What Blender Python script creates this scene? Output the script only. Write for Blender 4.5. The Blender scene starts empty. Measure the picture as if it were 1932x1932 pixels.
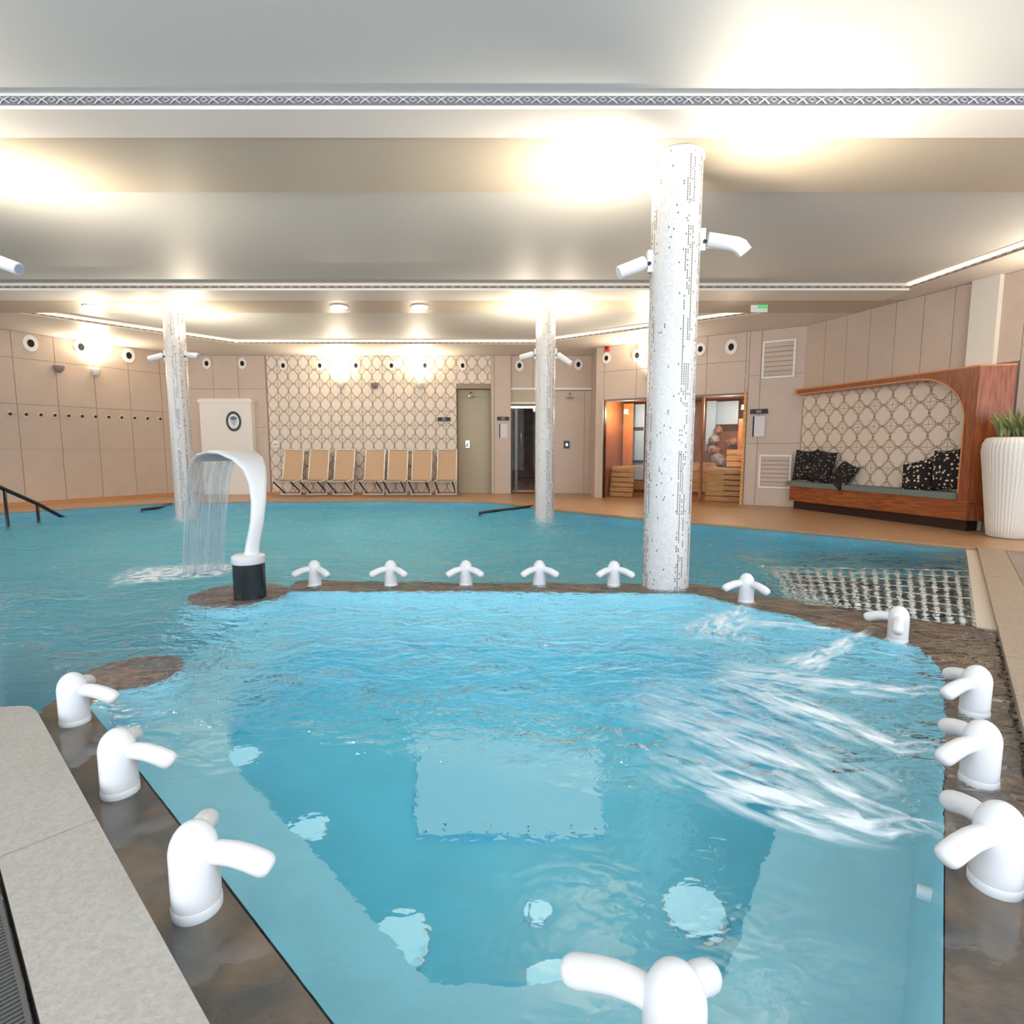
import bpy, bmesh, math, random
from mathutils import Vector, Matrix, noise
random.seed(7)
D = bpy.data; S = bpy.context.scene; COL = S.collection
PI = math.pi

# ---------------------------------------------------------------- camera, world, exposure
FPX, H = 1063.0, 1.15
PITCH = math.atan((966 - 848) / FPX)
cd = D.cameras.new('camera'); cam = D.objects.new('camera', cd); COL.objects.link(cam)
cd.sensor_width = 36; cd.sensor_fit = 'HORIZONTAL'; cd.lens = 36 * FPX / 1932; cd.clip_start = .02; cd.clip_end = 200
cam.location = (0, 0, H); cam.rotation_euler = (PI / 2 - PITCH, 0, 0)
S.camera = cam
w = D.worlds.new('daylight'); S.world = w; w.use_nodes = True
bg = w.node_tree.nodes['Background']; bg.inputs[0].default_value = (.88, .94, 1, 1); bg.inputs[1].default_value = 2.3
vs = S.view_settings; vs.view_transform = 'Standard'; vs.look = 'None'; vs.gamma = 1; vs.use_curve_mapping = False
vs.exposure = .72
cy = S.cycles
cy.max_bounces = 8; cy.diffuse_bounces = 4; cy.glossy_bounces = 3; cy.transmission_bounces = 8; cy.transparent_max_bounces = 24
cy.caustics_reflective = False; cy.caustics_refractive = False; cy.sample_clamp_indirect = 6
cy.use_denoising = True; cy.use_adaptive_sampling = True; cy.adaptive_threshold = .04
WARM = (1, .84, .64)

def spot(name, loc, target, energy, angle=120, blend=1, color=WARM, r=.05):
    l = D.lights.new(name, 'SPOT'); l.energy = energy; l.color = color; l.spot_size = math.radians(angle); l.spot_blend = blend
    l.shadow_soft_size = r
    o = D.objects.new(name, l); COL.objects.link(o); o.location = loc
    o.rotation_euler = (Vector(target) - Vector(loc)).to_track_quat('-Z', 'Y').to_euler(); return o
def point(name, loc, energy, color=WARM, r=.06):
    l = D.lights.new(name, 'POINT'); l.energy = energy; l.color = color; l.shadow_soft_size = r
    o = D.objects.new(name, l); COL.objects.link(o); o.location = loc; return o

# ---------------------------------------------------------------- surveying helpers: photo sight line -> place in the room
_c, _s = math.cos(PITCH), math.sin(PITCH)
def ray(x, y):
    u = 966 - y; return Vector((x - 966, _c * FPX + _s * u, -_s * FPX + _c * u))
def at(x, y, z=0.):
    r = ray(x, y); t = (z - H) / r.z; return Vector((r.x * t, r.y * t, z))
def onY(x, y, Y):
    r = ray(x, y); t = Y / r.y; return Vector((r.x * t, Y, H + r.z * t))
IOR = 1.33
def under(x, y, z):    # sight line bent at the water surface, down to depth z
    r = ray(x, y).normalized(); t = -H / r.z; a = Vector((r.x * t, r.y * t, 0)); hz = Vector((r.x, r.y, 0)); si = hz.length / IOR
    return a + hz.normalized() * (-z) * si / math.sqrt(1 - si * si) + Vector((0, 0, z))
class Wall:            # vertical plane from P to Q; u along it, n towards the room
    def __init__(s, P, Q):
        s.P = Vector((P[0], P[1])); s.d = Vector((Q[0] - P[0], Q[1] - P[1])); s.L = s.d.length; s.d.normalize()
        s.n = Vector((s.d.y, -s.d.x))
        if s.n.dot(Vector((0, 3)) - s.P) < 0: s.n = -s.n
    def pt(s, u, z, off=0.):
        p = s.P + s.d * u + s.n * off; return Vector((p.x, p.y, z))
    def px(s, x, y, off=0.):
        r = ray(x, y); P = s.P + s.n * off
        t = s.n.dot(P) / s.n.dot(Vector((r.x, r.y)))
        q = r * t; return (Vector((q.x, q.y)) - P).dot(s.d), H + q.z
    def ang(s): return math.atan2(s.d.y, s.d.x)

# ---------------------------------------------------------------- materials
def lin(c): return tuple(((v / 255) / 12.92 if v / 255 <= .04045 else ((v / 255 + .055) / 1.055) ** 2.4) for v in c)
def mat(name, rgb, rough=.5, metal=0., spec=.5, var=0., vscale=8., bump=0., bscale=40., emit=0., ecol=None, stretch=None, rgb2=None):
    m = D.materials.new(name); m.use_nodes = True; nt = m.node_tree; b = nt.nodes['Principled BSDF']
    c = lin(rgb); b.inputs['Base Color'].default_value = (*c, 1); b.inputs['Roughness'].default_value = rough
    b.inputs['Metallic'].default_value = metal; b.inputs['Specular IOR Level'].default_value = spec
    if emit: b.inputs['Emission Color'].default_value = (*(ecol or c), 1); b.inputs['Emission Strength'].default_value = emit
    if var or bump or rgb2:
        tc = nt.nodes.new('ShaderNodeTexCoord'); mp = nt.nodes.new('ShaderNodeMapping'); nt.links.new(tc.outputs['Object'], mp.inputs[0])
        if stretch: mp.inputs['Scale'].default_value = stretch
        if var or rgb2:
            n = nt.nodes.new('ShaderNodeTexNoise'); n.inputs['Scale'].default_value = vscale; n.inputs['Detail'].default_value = 5
            nt.links.new(mp.outputs[0], n.inputs['Vector'])
            r = nt.nodes.new('ShaderNodeValToRGB'); nt.links.new(n.outputs['Fac'], r.inputs[0])
            c2 = lin(rgb2) if rgb2 else tuple(v * (1 - var) for v in c)
            r.color_ramp.elements[0].position = .35; r.color_ramp.elements[1].position = .65
            r.color_ramp.elements[0].color = (*c2, 1); r.color_ramp.elements[1].color = (*(c if rgb2 else tuple(min(1, v * (1 + var)) for v in c)), 1)
            nt.links.new(r.outputs[0], b.inputs['Base Color'])
        if bump:
            n2 = nt.nodes.new('ShaderNodeTexNoise'); n2.inputs['Scale'].default_value = bscale; n2.inputs['Detail'].default_value = 4
            nt.links.new(mp.outputs[0], n2.inputs['Vector'])
            bp = nt.nodes.new('ShaderNodeBump'); bp.inputs['Strength'].default_value = bump; bp.inputs['Distance'].default_value = .01
            nt.links.new(n2.outputs['Fac'], bp.inputs['Height']); nt.links.new(bp.outputs[0], b.inputs['Normal'])
    return m
M = {}
M['white'] = mat('white_plastic', (228, 230, 234), .28)
M['paint'] = mat('white_paint', (236, 234, 230), .45)
M['soffit'] = mat('soffit_paint', (226, 221, 212), .4)
M['dull'] = mat('taupe_soffit', (196, 188, 172), .38)
M['coffer'] = mat('satin_stretch_ceiling', (208, 212, 211), .55, spec=.5)
M['beige'] = mat('beige_wall_panel', (198, 181, 167), .42, var=.03, vscale=3)
M['joint'] = mat('panel_joint', (160, 144, 130), .7)
M['deck'] = mat('tan_deck', (188, 152, 116), .35, rgb2=(172, 136, 102), vscale=6, stretch=(1, 4, 1))
M['coping'] = mat('grey_stone', (184, 179, 172), .6, rgb2=(172, 166, 158), vscale=70, bump=.25, bscale=90)
M['copingB'] = mat('beige_stone', (172, 156, 138), .6, rgb2=(158, 143, 125), vscale=50, bump=.25, bscale=90)
M['slate'] = mat('wet_brown_slate', (122, 100, 82), .4, rgb2=(80, 75, 72), vscale=7, bump=.5, bscale=30)
M['islandm'] = mat('brown_mosaic', (138, 116, 110), .45, rgb2=(86, 70, 68), vscale=30, bump=.5, bscale=60)
M['basin'] = mat('pale_blue_tile', (146, 212, 230), .35, var=.05, vscale=4)
M['deep'] = mat('turquoise_floor_tile', (92, 206, 234), .35, var=.05, vscale=3)
M['pool'] = mat('teal_tile', (92, 184, 210), .35, rgb2=(70, 164, 194), vscale=1.2)
M['black'] = mat('black_metal', (22, 22, 24), .35)
M['dark'] = mat('dark_hole', (18, 16, 16), .8)
M['grate'] = mat('dark_grate', (92, 92, 92), .5)
M['steel'] = mat('brushed_steel', (232, 240, 242), .25, metal=.3)
M['chrome'] = mat('chrome', (215, 215, 212), .15, metal=1)
M['wood'] = mat('walnut_veneer', (172, 98, 54), .35, rgb2=(126, 66, 34), vscale=3, stretch=(1.2, 1.2, 14))
M['woodv'] = mat('walnut_veneer_upright', (166, 92, 50), .35, rgb2=(122, 62, 32), vscale=3, stretch=(14, 14, 1.2))
M['woodd'] = mat('dark_plinth', (46, 20, 16), .5)
M['woodl'] = mat('walnut_edge', (205, 140, 92), .4)
M['pine'] = mat('sauna_pine', (226, 176, 108), .5, rgb2=(196, 140, 78), vscale=4, stretch=(1, 1, 10))
M['pined'] = mat('sauna_brown_timber', (160, 98, 54), .5, rgb2=(120, 70, 38), vscale=4, stretch=(8, 8, 1))
M['fabric'] = mat('tan_sling', (204, 172, 142), .8, bump=.2, bscale=300)
M['cush'] = mat('grey_green_cushion', (120, 132, 128), .85, bump=.2, bscale=200)
M['planter'] = mat('white_planter', (232, 230, 226), .5)
M['leaf'] = mat('green_leaf', (150, 152, 100), .5, rgb2=(116, 124, 76), vscale=9)
M['red'] = mat('red_plastic', (206, 52, 36), .4)
M['sign'] = mat('dark_sign', (34, 26, 34), .5)
M['paper'] = mat('white_paper', (222, 220, 226), .7)
M['greysign'] = mat('grey_sign', (140, 130, 134), .6)
M['niche'] = mat('olive_niche_panel', (186, 176, 152), .45, var=.03)
M['stone'] = mat('rough_stone', (150, 112, 84), .8, rgb2=(104, 70, 50), vscale=9, bump=.6, bscale=20)
M['lamp'] = mat('lamp_glow', (255, 244, 224), .5, emit=9, ecol=(1, .85, .62))
M['uwlamp'] = mat('underwater_lamp', (170, 232, 250), .4, emit=.16, ecol=(.55, .93, 1))
M['paleblue'] = mat('pale_blue_lens_and_reflection', (160, 182, 206), .3)  # spotlight lenses, and window reflections painted as panels inside the sauna
M['greenlit'] = mat('green_exit_sign', (60, 170, 90), .5, emit=.5, ecol=(.05, .5, .15))
M['blueish'] = mat('blue_grey_print', (176, 192, 208), .5)
M['greyprint'] = mat('grey_print', (104, 112, 120), .5)

def glass_mat():
    m = D.materials.new('sauna_glass'); m.use_nodes = True; nt = m.node_tree; nt.nodes.clear()
    o = nt.nodes.new('ShaderNodeOutputMaterial'); mx = nt.nodes.new('ShaderNodeMixShader'); f = nt.nodes.new('ShaderNodeFresnel'); f.inputs[0].default_value = 1.2
    t = nt.nodes.new('ShaderNodeBsdfTransparent'); t.inputs[0].default_value = (.93, .95, .95, 1); g = nt.nodes.new('ShaderNodeBsdfGlossy'); g.inputs['Roughness'].default_value = .02
    nt.links.new(f.outputs[0], mx.inputs[0]); nt.links.new(t.outputs[0], mx.inputs[1]); nt.links.new(g.outputs[0], mx.inputs[2]); nt.links.new(mx.outputs[0], o.inputs[0]); return m
M['glass'] = glass_mat()

def circle_tile_mat():      # printed decor of overlapping circle outlines, one repeat per tile
    m = D.materials.new('circle_decor_tile'); m.use_nodes = True; nt = m.node_tree; b = nt.nodes['Principled BSDF']; b.inputs['Roughness'].default_value = .4
    uv = nt.nodes.new('ShaderNodeUVMap'); L = nt.links.new
    def N(t, **k):
        n = nt.nodes.new(t)
        for a, v in k.items(): setattr(n, a, v)
        return n
    def math_(op, a, bb=None):
        n = N('ShaderNodeMath', operation=op)
        for i, v in enumerate((a, bb)):
            if v is None: continue
            if isinstance(v, (int, float)): n.inputs[i].default_value = v
            else: L(v, n.inputs[i])
        return n.outputs[0]
    def ring(cx, cy_, r, wdt):
        d = N('ShaderNodeVectorMath', operation='DISTANCE'); L(uv.outputs[0], d.inputs[0]); d.inputs[1].default_value = (cx, cy_, 0)
        return math_('LESS_THAN', math_('ABSOLUTE', math_('SUBTRACT', d.outputs['Value'], r)), wdt)
    acc = ring(.5, .5, .47, .022)
    for (cx, cy_) in ((0, 0), (1, 0), (0, 1), (1, 1)): acc = math_('MAXIMUM', acc, ring(cx, cy_, .34, .016))
    for (cx, cy_, r) in ((0, .5, .035), (1, .5, .035), (.5, 0, .03), (.5, 1, .03)): acc = math_('MAXIMUM', acc, ring(cx, cy_, 0, r))
    mx = N('ShaderNodeMix', data_type='RGBA'); L(acc, mx.inputs[0]); mx.inputs[6].default_value = (*lin((230, 218, 204)), 1); mx.inputs[7].default_value = (*lin((146, 128, 110)), 1)
    L(mx.outputs[2], b.inputs['Base Color']); return m
M['circ'] = circle_tile_mat()

def pillar_mat():           # white glass mosaic with dark chips set in upright dashed lines
    m = D.materials.new('white_mosaic_with_dark_chips'); m.use_nodes = True; nt = m.node_tree; b = nt.nodes['Principled BSDF']; b.inputs['Roughness'].default_value = .25
    L = nt.links.new; uv = nt.nodes.new('ShaderNodeUVMap'); sep = nt.nodes.new('ShaderNodeSeparateXYZ'); L(uv.outputs[0], sep.inputs[0])
    def mt(op, a, bb=None, cc=None):
        n = nt.nodes.new('ShaderNodeMath'); n.operation = op
        for i, v in enumerate((a, bb, cc)):
            if v is None: continue
            if isinstance(v, (int, float)): n.inputs[i].default_value = v
            else: L(v, n.inputs[i])
        return n.outputs[0]
    u = mt('MULTIPLY', sep.outputs[0], 126.); v = mt('MULTIPLY', sep.outputs[1], 210.)     # 1 cm chips
    cu, cv = mt('FLOOR', u), mt('FLOOR', v)
    comb = nt.nodes.new('ShaderNodeCombineXYZ'); L(cu, comb.inputs[0]); L(cv, comb.inputs[1])
    wn = nt.nodes.new('ShaderNodeTexWhiteNoise'); L(comb.outputs[0], wn.inputs['Vector'])
    cu2 = nt.nodes.new('ShaderNodeTexWhiteNoise'); cu2.noise_dimensions = '1D'; L(cu, cu2.inputs['W'])
    runs = nt.nodes.new('ShaderNodeCombineXYZ'); L(cu, runs.inputs[0]); L(mt('FLOOR', mt('DIVIDE', v, 9.)), runs.inputs[1])
    rn = nt.nodes.new('ShaderNodeTexWhiteNoise'); L(runs.outputs[0], rn.inputs['Vector'])
    linecol = mt('LESS_THAN', cu2.outputs['Value'], .15)
    dash = mt('LESS_THAN', mt('ADD', mt('MULTIPLY', rn.outputs['Value'], .9), mt('MULTIPLY', wn.outputs['Value'], .55)), .72)
    dark = mt('MAXIMUM', mt('MULTIPLY', linecol, dash), mt('LESS_THAN', wn.outputs['Value'], .012))
    fu, fv = mt('FRACT', u), mt('FRACT', v)
    inside = mt('MULTIPLY', mt('GREATER_THAN', mt('MINIMUM', fu, mt('SUBTRACT', 1, fu)), .08), mt('GREATER_THAN', mt('MINIMUM', fv, mt('SUBTRACT', 1, fv)), .08))
    rp = nt.nodes.new('ShaderNodeValToRGB'); L(wn.outputs['Value'], rp.inputs[0])
    rp.color_ramp.elements[0].color = (*lin((204, 206, 208)), 1); rp.color_ramp.elements[1].color = (*lin((226, 227, 228)), 1)
    mx = nt.nodes.new('ShaderNodeMix'); mx.data_type = 'RGBA'; L(mt('MULTIPLY', dark, inside), mx.inputs[0]); L(rp.outputs[0], mx.inputs[6]); mx.inputs[7].default_value = (*lin((92, 84, 82)), 1)
    mg = nt.nodes.new('ShaderNodeMix'); mg.data_type = 'RGBA'; L(inside, mg.inputs[0]); mg.inputs[6].default_value = (*lin((222, 222, 222)), 1); L(mx.outputs[2], mg.inputs[7])
    L(mg.outputs[2], b.inputs['Base Color']); return m
M['pillar'] = pillar_mat()

def pillow_mat(name, scale, thr):
    m = D.materials.new(name); m.use_nodes = True; nt = m.node_tree; b = nt.nodes['Principled BSDF']; b.inputs['Roughness'].default_value = .9
    tc = nt.nodes.new('ShaderNodeTexCoord'); v = nt.nodes.new('ShaderNodeTexVoronoi'); v.inputs['Scale'].default_value = scale; nt.links.new(tc.outputs['Object'], v.inputs['Vector'])
    r = nt.nodes.new('ShaderNodeValToRGB'); r.color_ramp.interpolation = 'CONSTANT'; r.color_ramp.elements[0].color = (*lin((222, 212, 196)), 1); r.color_ramp.elements[1].color = (*lin((30, 25, 26)), 1); r.color_ramp.elements[1].position = thr
    nt.links.new(v.outputs['Distance'], r.inputs[0]); nt.links.new(r.outputs[0], b.inputs['Base Color']); return m
M['pilA'] = pillow_mat('black_speckled_fabric', 24, .2); M['pilB'] = pillow_mat('black_white_print_fabric', 19, .33)

def water_mat():
    m = D.materials.new('pool_water'); m.use_nodes = True; nt = m.node_tree; nt.nodes.clear(); L = nt.links.new
    o = nt.nodes.new('ShaderNodeOutputMaterial'); mx = nt.nodes.new('ShaderNodeMixShader')
    tc = nt.nodes.new('ShaderNodeTexCoord'); at_ = nt.nodes.new('ShaderNodeAttribute'); at_.attribute_name = 'chop'
    def nz(scale, det, dist, st):
        mp = nt.nodes.new('ShaderNodeMapping'); mp.inputs['Scale'].default_value = st; L(tc.outputs['Object'], mp.inputs[0])
        n = nt.nodes.new('ShaderNodeTexNoise'); n.inputs['Scale'].default_value = scale; n.inputs['Detail'].default_value = det; n.inputs['Distortion'].default_value = dist; L(mp.outputs[0], n.inputs['Vector']); return n.outputs['Fac']
    a = nz(5, 2, .9, (1, 1.6, 1)); b = nz(16, 2, .5, (1, 1.4, 1))
    ad = nt.nodes.new('ShaderNodeMath'); ad.operation = 'MULTIPLY_ADD'; L(b, ad.inputs[0]); ad.inputs[1].default_value = .4; L(a, ad.inputs[2])
    bp = nt.nodes.new('ShaderNodeBump'); bp.inputs['Distance'].default_value = .23; L(ad.outputs[0], bp.inputs['Height']); L(at_.outputs['Fac'], bp.inputs['Strength'])
    f = nt.nodes.new('ShaderNodeFresnel'); f.inputs[0].default_value = 1.5; L(bp.outputs[0], f.inputs['Normal'])
    t = nt.nodes.new('ShaderNodeMixShader'); tr = nt.nodes.new('ShaderNodeBsdfTransparent'); tr.inputs[0].default_value = (.95, .99, 1, 1)
    rf = nt.nodes.new('ShaderNodeBsdfRefraction'); rf.inputs['Color'].default_value = (.95, .99, 1, 1); rf.inputs['IOR'].default_value = IOR; rf.inputs['Roughness'].default_value = 0; L(bp.outputs[0], rf.inputs['Normal'])
    g = nt.nodes.new('ShaderNodeBsdfGlossy'); g.inputs['Roughness'].default_value = .03; L(bp.outputs[0], g.inputs['Normal'])
    ge = nt.nodes.new('ShaderNodeNewGeometry'); sb = nt.nodes.new('ShaderNodeMath'); sb.operation = 'SUBTRACT'; sb.inputs[0].default_value = 1; L(ge.outputs['Backfacing'], sb.inputs[1])
    fm = nt.nodes.new('ShaderNodeMath'); fm.operation = 'MULTIPLY'; L(f.outputs[0], fm.inputs[0]); L(sb.outputs[0], fm.inputs[1])
    L(fm.outputs[0], mx.inputs[0]); L(ge.outputs['Backfacing'], t.inputs[0]); L(rf.outputs[0], t.inputs[1]); L(tr.outputs[0], t.inputs[2]); L(t.outputs[0], mx.inputs[1]); L(g.outputs[0], mx.inputs[2]); L(mx.outputs[0], o.inputs['Surface'])
    return m
M['water'] = water_mat()

def foam_mat(name, dens, sc, lo, hi):
    m = D.materials.new(name); m.use_nodes = True; nt = m.node_tree; nt.nodes.clear(); L = nt.links.new
    o = nt.nodes.new('ShaderNodeOutputMaterial'); mx = nt.nodes.new('ShaderNodeMixShader'); uv = nt.nodes.new('ShaderNodeUVMap')
    mp = nt.nodes.new('ShaderNodeMapping'); mp.inputs['Scale'].default_value = sc; L(uv.outputs[0], mp.inputs[0])
    n = nt.nodes.new('ShaderNodeTexNoise'); n.inputs['Scale'].default_value = 1; n.inputs['Detail'].default_value = 5; n.inputs['Distortion'].default_value = .6; L(mp.outputs[0], n.inputs['Vector'])
    mr = nt.nodes.new('ShaderNodeMapRange'); mr.inputs['From Min'].default_value = lo; mr.inputs['From Max'].default_value = hi; L(n.outputs['Fac'], mr.inputs['Value'])
    at_ = nt.nodes.new('ShaderNodeAttribute'); at_.attribute_name = 'dens'
    mu = nt.nodes.new('ShaderNodeMath'); mu.operation = 'MULTIPLY'; L(mr.outputs[0], mu.inputs[0]); L(at_.outputs['Fac'], mu.inputs[1])
    m2 = nt.nodes.new('ShaderNodeMath'); m2.operation = 'MULTIPLY'; L(mu.outputs[0], m2.inputs[0]); m2.inputs[1].default_value = dens; m2.use_clamp = True
    t = nt.nodes.new('ShaderNodeBsdfTransparent'); d = nt.nodes.new('ShaderNodeBsdfDiffuse'); d.inputs[0].default_value = (.84, .92, 1, 1)
    L(m2.outputs[0], mx.inputs[0]); L(t.outputs[0], mx.inputs[1]); L(d.outputs[0], mx.inputs[2]); L(mx.outputs[0], o.inputs[0]); return m
M['foam'] = foam_mat('white_foam', 1.05, (4, 6, 1), .38, .70); M['splash'] = foam_mat('white_splash_foam', 1.15, (9, 5, 1), .36, .62)
def sheet_mat():
    m = D.materials.new('falling_water'); m.use_nodes = True; nt = m.node_tree; nt.nodes.clear(); L = nt.links.new
    o = nt.nodes.new('ShaderNodeOutputMaterial'); mx = nt.nodes.new('ShaderNodeMixShader'); a = nt.nodes.new('ShaderNodeAddShader')
    t = nt.nodes.new('ShaderNodeBsdfTransparent'); t.inputs[0].default_value = (.88, .93, .96, 1); d = nt.nodes.new('ShaderNodeBsdfDiffuse'); d.inputs[0].default_value = (.9, .95, 1, 1)
    g = nt.nodes.new('ShaderNodeBsdfGlossy'); g.inputs['Roughness'].default_value = .15
    m2 = nt.nodes.new('ShaderNodeMixShader'); m2.inputs[0].default_value = .4; L(d.outputs[0], m2.inputs[1]); L(g.outputs[0], m2.inputs[2])
    mx.inputs[0].default_value = .28; L(t.outputs[0], mx.inputs[1]); L(m2.outputs[0], mx.inputs[2]); L(mx.outputs[0], o.inputs[0]); return m
M['fall'] = sheet_mat()

# ---------------------------------------------------------------- mesh helpers
class MB:
    def __init__(s): s.b = bmesh.new()
    def box(s, x0, x1, y0, y1, z0, z1, mtx=None):
        v = [s.b.verts.new((x, y, z)) for z in (z0, z1) for x, y in ((x0, y0), (x1, y0), (x1, y1), (x0, y1))]
        if mtx:
            for q in v: q.co = mtx @ q.co
        for f in ((0, 3, 2, 1), (4, 5, 6, 7), (0, 1, 5, 4), (1, 2, 6, 5), (2, 3, 7, 6), (3, 0, 4, 7)): s.b.faces.new([v[i] for i in f])
        return s
    def wbox(s, W, u0, u1, z0, z1, d0, d1):     # box on a wall
        c = [(u0, d0), (u1, d0), (u1, d1), (u0, d1)]
        v = [s.b.verts.new(W.pt(u, z, d)) for z in (z0, z1) for u, d in c]
        for f in ((0, 3, 2, 1), (4, 5, 6, 7), (0, 1, 5, 4), (1, 2, 6, 5), (2, 3, 7, 6), (3, 0, 4, 7)): s.b.faces.new([v[i] for i in f])
        return s
    def prism(s, pts, z0, z1):
        lo = [s.b.verts.new((p[0], p[1], z0)) for p in pts]; hi = [s.b.verts.new((p[0], p[1], z1)) for p in pts]; n = len(pts)
        s.b.faces.new(hi); s.b.faces.new(lo[::-1])
        for i in range(n): s.b.faces.new((lo[i], lo[(i + 1) % n], hi[(i + 1) % n], hi[i]))
        return s
    def wprism(s, W, pts, d0, d1):              # outline (u,z) on a wall, given thickness
        a = [s.b.verts.new(W.pt(u, z, d0)) for u, z in pts]; c = [s.b.verts.new(W.pt(u, z, d1)) for u, z in pts]; n = len(pts)
        s.b.faces.new(a[::-1]); s.b.faces.new(c)
        for i in range(n): s.b.faces.new((a[i], a[(i + 1) % n], c[(i + 1) % n], c[i]))
        return s
    def tube(s, pts, rad, seg=12, flat=1.):
        pts = [Vector(p) for p in pts]; n = len(pts); rr = rad if isinstance(rad, (list, tuple)) else [rad] * n
        rings = []; up = Vector((0, 0, 1))
        for i, p in enumerate(pts):
            t = (pts[min(i + 1, n - 1)] - pts[max(i - 1, 0)]).normalized()
            a = t.cross(up)
            if a.length < .05: a = t.cross(Vector((0, 1, 0)))
            a.normalize(); c = t.cross(a).normalized()
            rings.append([s.b.verts.new(p + (a * math.cos(k * 2 * PI / seg) + c * math.sin(k * 2 * PI / seg) * flat) * rr[i]) for k in range(seg)])
        for i in range(n - 1):
            for k in range(seg): s.b.faces.new((rings[i][k], rings[i][(k + 1) % seg], rings[i + 1][(k + 1) % seg], rings[i + 1][k]))
        s.b.faces.new(rings[0]); s.b.faces.new(rings[-1][::-1]); return s
    def lathe(s, prof, cx=0, cy_=0, seg=32, ripple=0, nr=0):
        rings = []
        for r, z in prof:
            rings.append([s.b.verts.new((cx + (r + ripple * math.cos(nr * k * 2 * PI / seg)) * math.cos(k * 2 * PI / seg), cy_ + (r + ripple * math.cos(nr * k * 2 * PI / seg)) * math.sin(k * 2 * PI / seg), z)) for k in range(seg)])
        for i in range(len(prof) - 1):
            for k in range(seg): s.b.faces.new((rings[i][k], rings[i][(k + 1) % seg], rings[i + 1][(k + 1) % seg], rings[i + 1][k]))
        s.b.faces.new(rings[0][::-1]); s.b.faces.new(rings[-1]); return s
    def build(s, name, m, parent=None, smooth=None, bevel=0):
        bm = s.b
        if bevel:
            es = [e for e in bm.edges if e.is_manifold and e.calc_face_angle(0) > .6]
            bmesh.ops.bevel(bm, geom=es, offset=bevel, segments=2, affect='EDGES', clamp_overlap=True)
        bmesh.ops.recalc_face_normals(bm, faces=bm.faces[:])
        me = D.meshes.new(name); bm.to_mesh(me); bm.free()
        me.materials.append(M[m] if isinstance(m, str) else m)
        o = D.objects.new(name, me); COL.objects.link(o)
        if smooth:
            for p in me.polygons: p.use_smooth = True
            if smooth != 1:
                for e in me.edges: pass
                try: me.set_sharp_from_angle(angle=math.radians(smooth))
                except Exception: pass
        if parent is not None: o.parent = parent; o.matrix_parent_inverse = parent.matrix_basis.inverted()
        return o
def tag(o, label=None, cat=None, group=None, kind=None):
    for k, v in (('label', label), ('category', cat), ('group', group), ('kind', kind)):
        if v: o[k] = v
    return o
def empty(name, loc, label=None, cat=None, group=None, rz=0):
    o = D.objects.new(name, None); COL.objects.link(o); o.location = loc; o.rotation_euler = (0, 0, rz); o.empty_display_size = .1
    return tag(o, label, cat, group)
def struct(o): o['kind'] = 'structure'; return o
def copy_tree(o, parent=None):
    c = o.copy(); COL.objects.link(c)
    if parent is not None: c.parent = parent
    for ch in list(KIDS.get(o.name, [])) or [k for k in D.objects if k.parent == o]: copy_tree(ch, c)
    return c
KIDS = {}
def child_copy(me, name, parent, loc, rz=0, scale=None):
    o = D.objects.new(name, me); COL.objects.link(o); o.parent = parent
    o.matrix_parent_inverse = parent.matrix_basis.inverted(); o.location = loc; o.rotation_euler = (0, 0, rz)
    if scale: o.scale = scale
    return o

# ================================================================= THE ROOM
ZD = .03; ZS = 3.46; ZC = 3.54
LW = Wall((-10.05 - 2.0 * 1.6, 11.0 - 3.31 * 1.6), (-8.05, 14.31)); LOFF = math.hypot(2.0, 3.31) * 1.6
BW = Wall((-8.05, 14.31), (1.96, 14.31))
SW = Wall((1.94, 13.18), (5.55, 10.9))
RW = Wall((5.55, 10.9), (5.55 + 1.08 * 2.6, 10.9 - 3.33 * 2.6))

# ---- pool edge and decks
E = [Vector((-13.6, 6.0, 0)), at(0, 966, ZD), at(310, 948, ZD), at(506, 945, ZD), at(739, 943.5, ZD), at(920, 946, ZD), at(964, 950, ZD), at(1051, 961, ZD), at(1222, 978, ZD), at(1506, 1001, ZD), at(1861, 1035, ZD)]
Wl = [Vector((-15.5, 5.2, 0)), Vector((-10.6, 11.4, 0)), Vector((-8.4, 14.6, 0)), Vector((-6.2, 14.9, 0)), Vector((-3, 14.9, 0)), Vector((-.6, 14.9, 0)), Vector((.4, 14.9, 0)), Vector((2.1, 14.9, 0)), Vector((2.9, 13.4, 0)), Vector((5.7, 11.3, 0)), Vector((8.4, 4.0, 0))]
m = MB()
for i in range(len(E) - 1): m.prism([E[i], E[i + 1], Wl[i + 1], Wl[i]], -1.3, ZD)
fl = struct(m.build('floor', 'deck'))
# dark tile kerb line along the water, pool wall tiles under it
m = MB(); pw = MB()
for i in range(len(E) - 1):
    d = (E[i + 1] - E[i]).normalized(); n = Vector((d.y, -d.x, 0)) * .05
    m.prism([E[i], E[i + 1], E[i + 1] + n, E[i] + n], -.05, .012)
    pw.prism([E[i] + n * .1, E[i + 1] + n * .1, E[i + 1] + n * .9, E[i] + n * .9], -1.2, -.051)
kb = struct(m.build('trim_5', mat('grey_pool_edge_tile', (132, 132, 124), .4)))
struct(pw.build('wall_pool', 'pool'))

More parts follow.
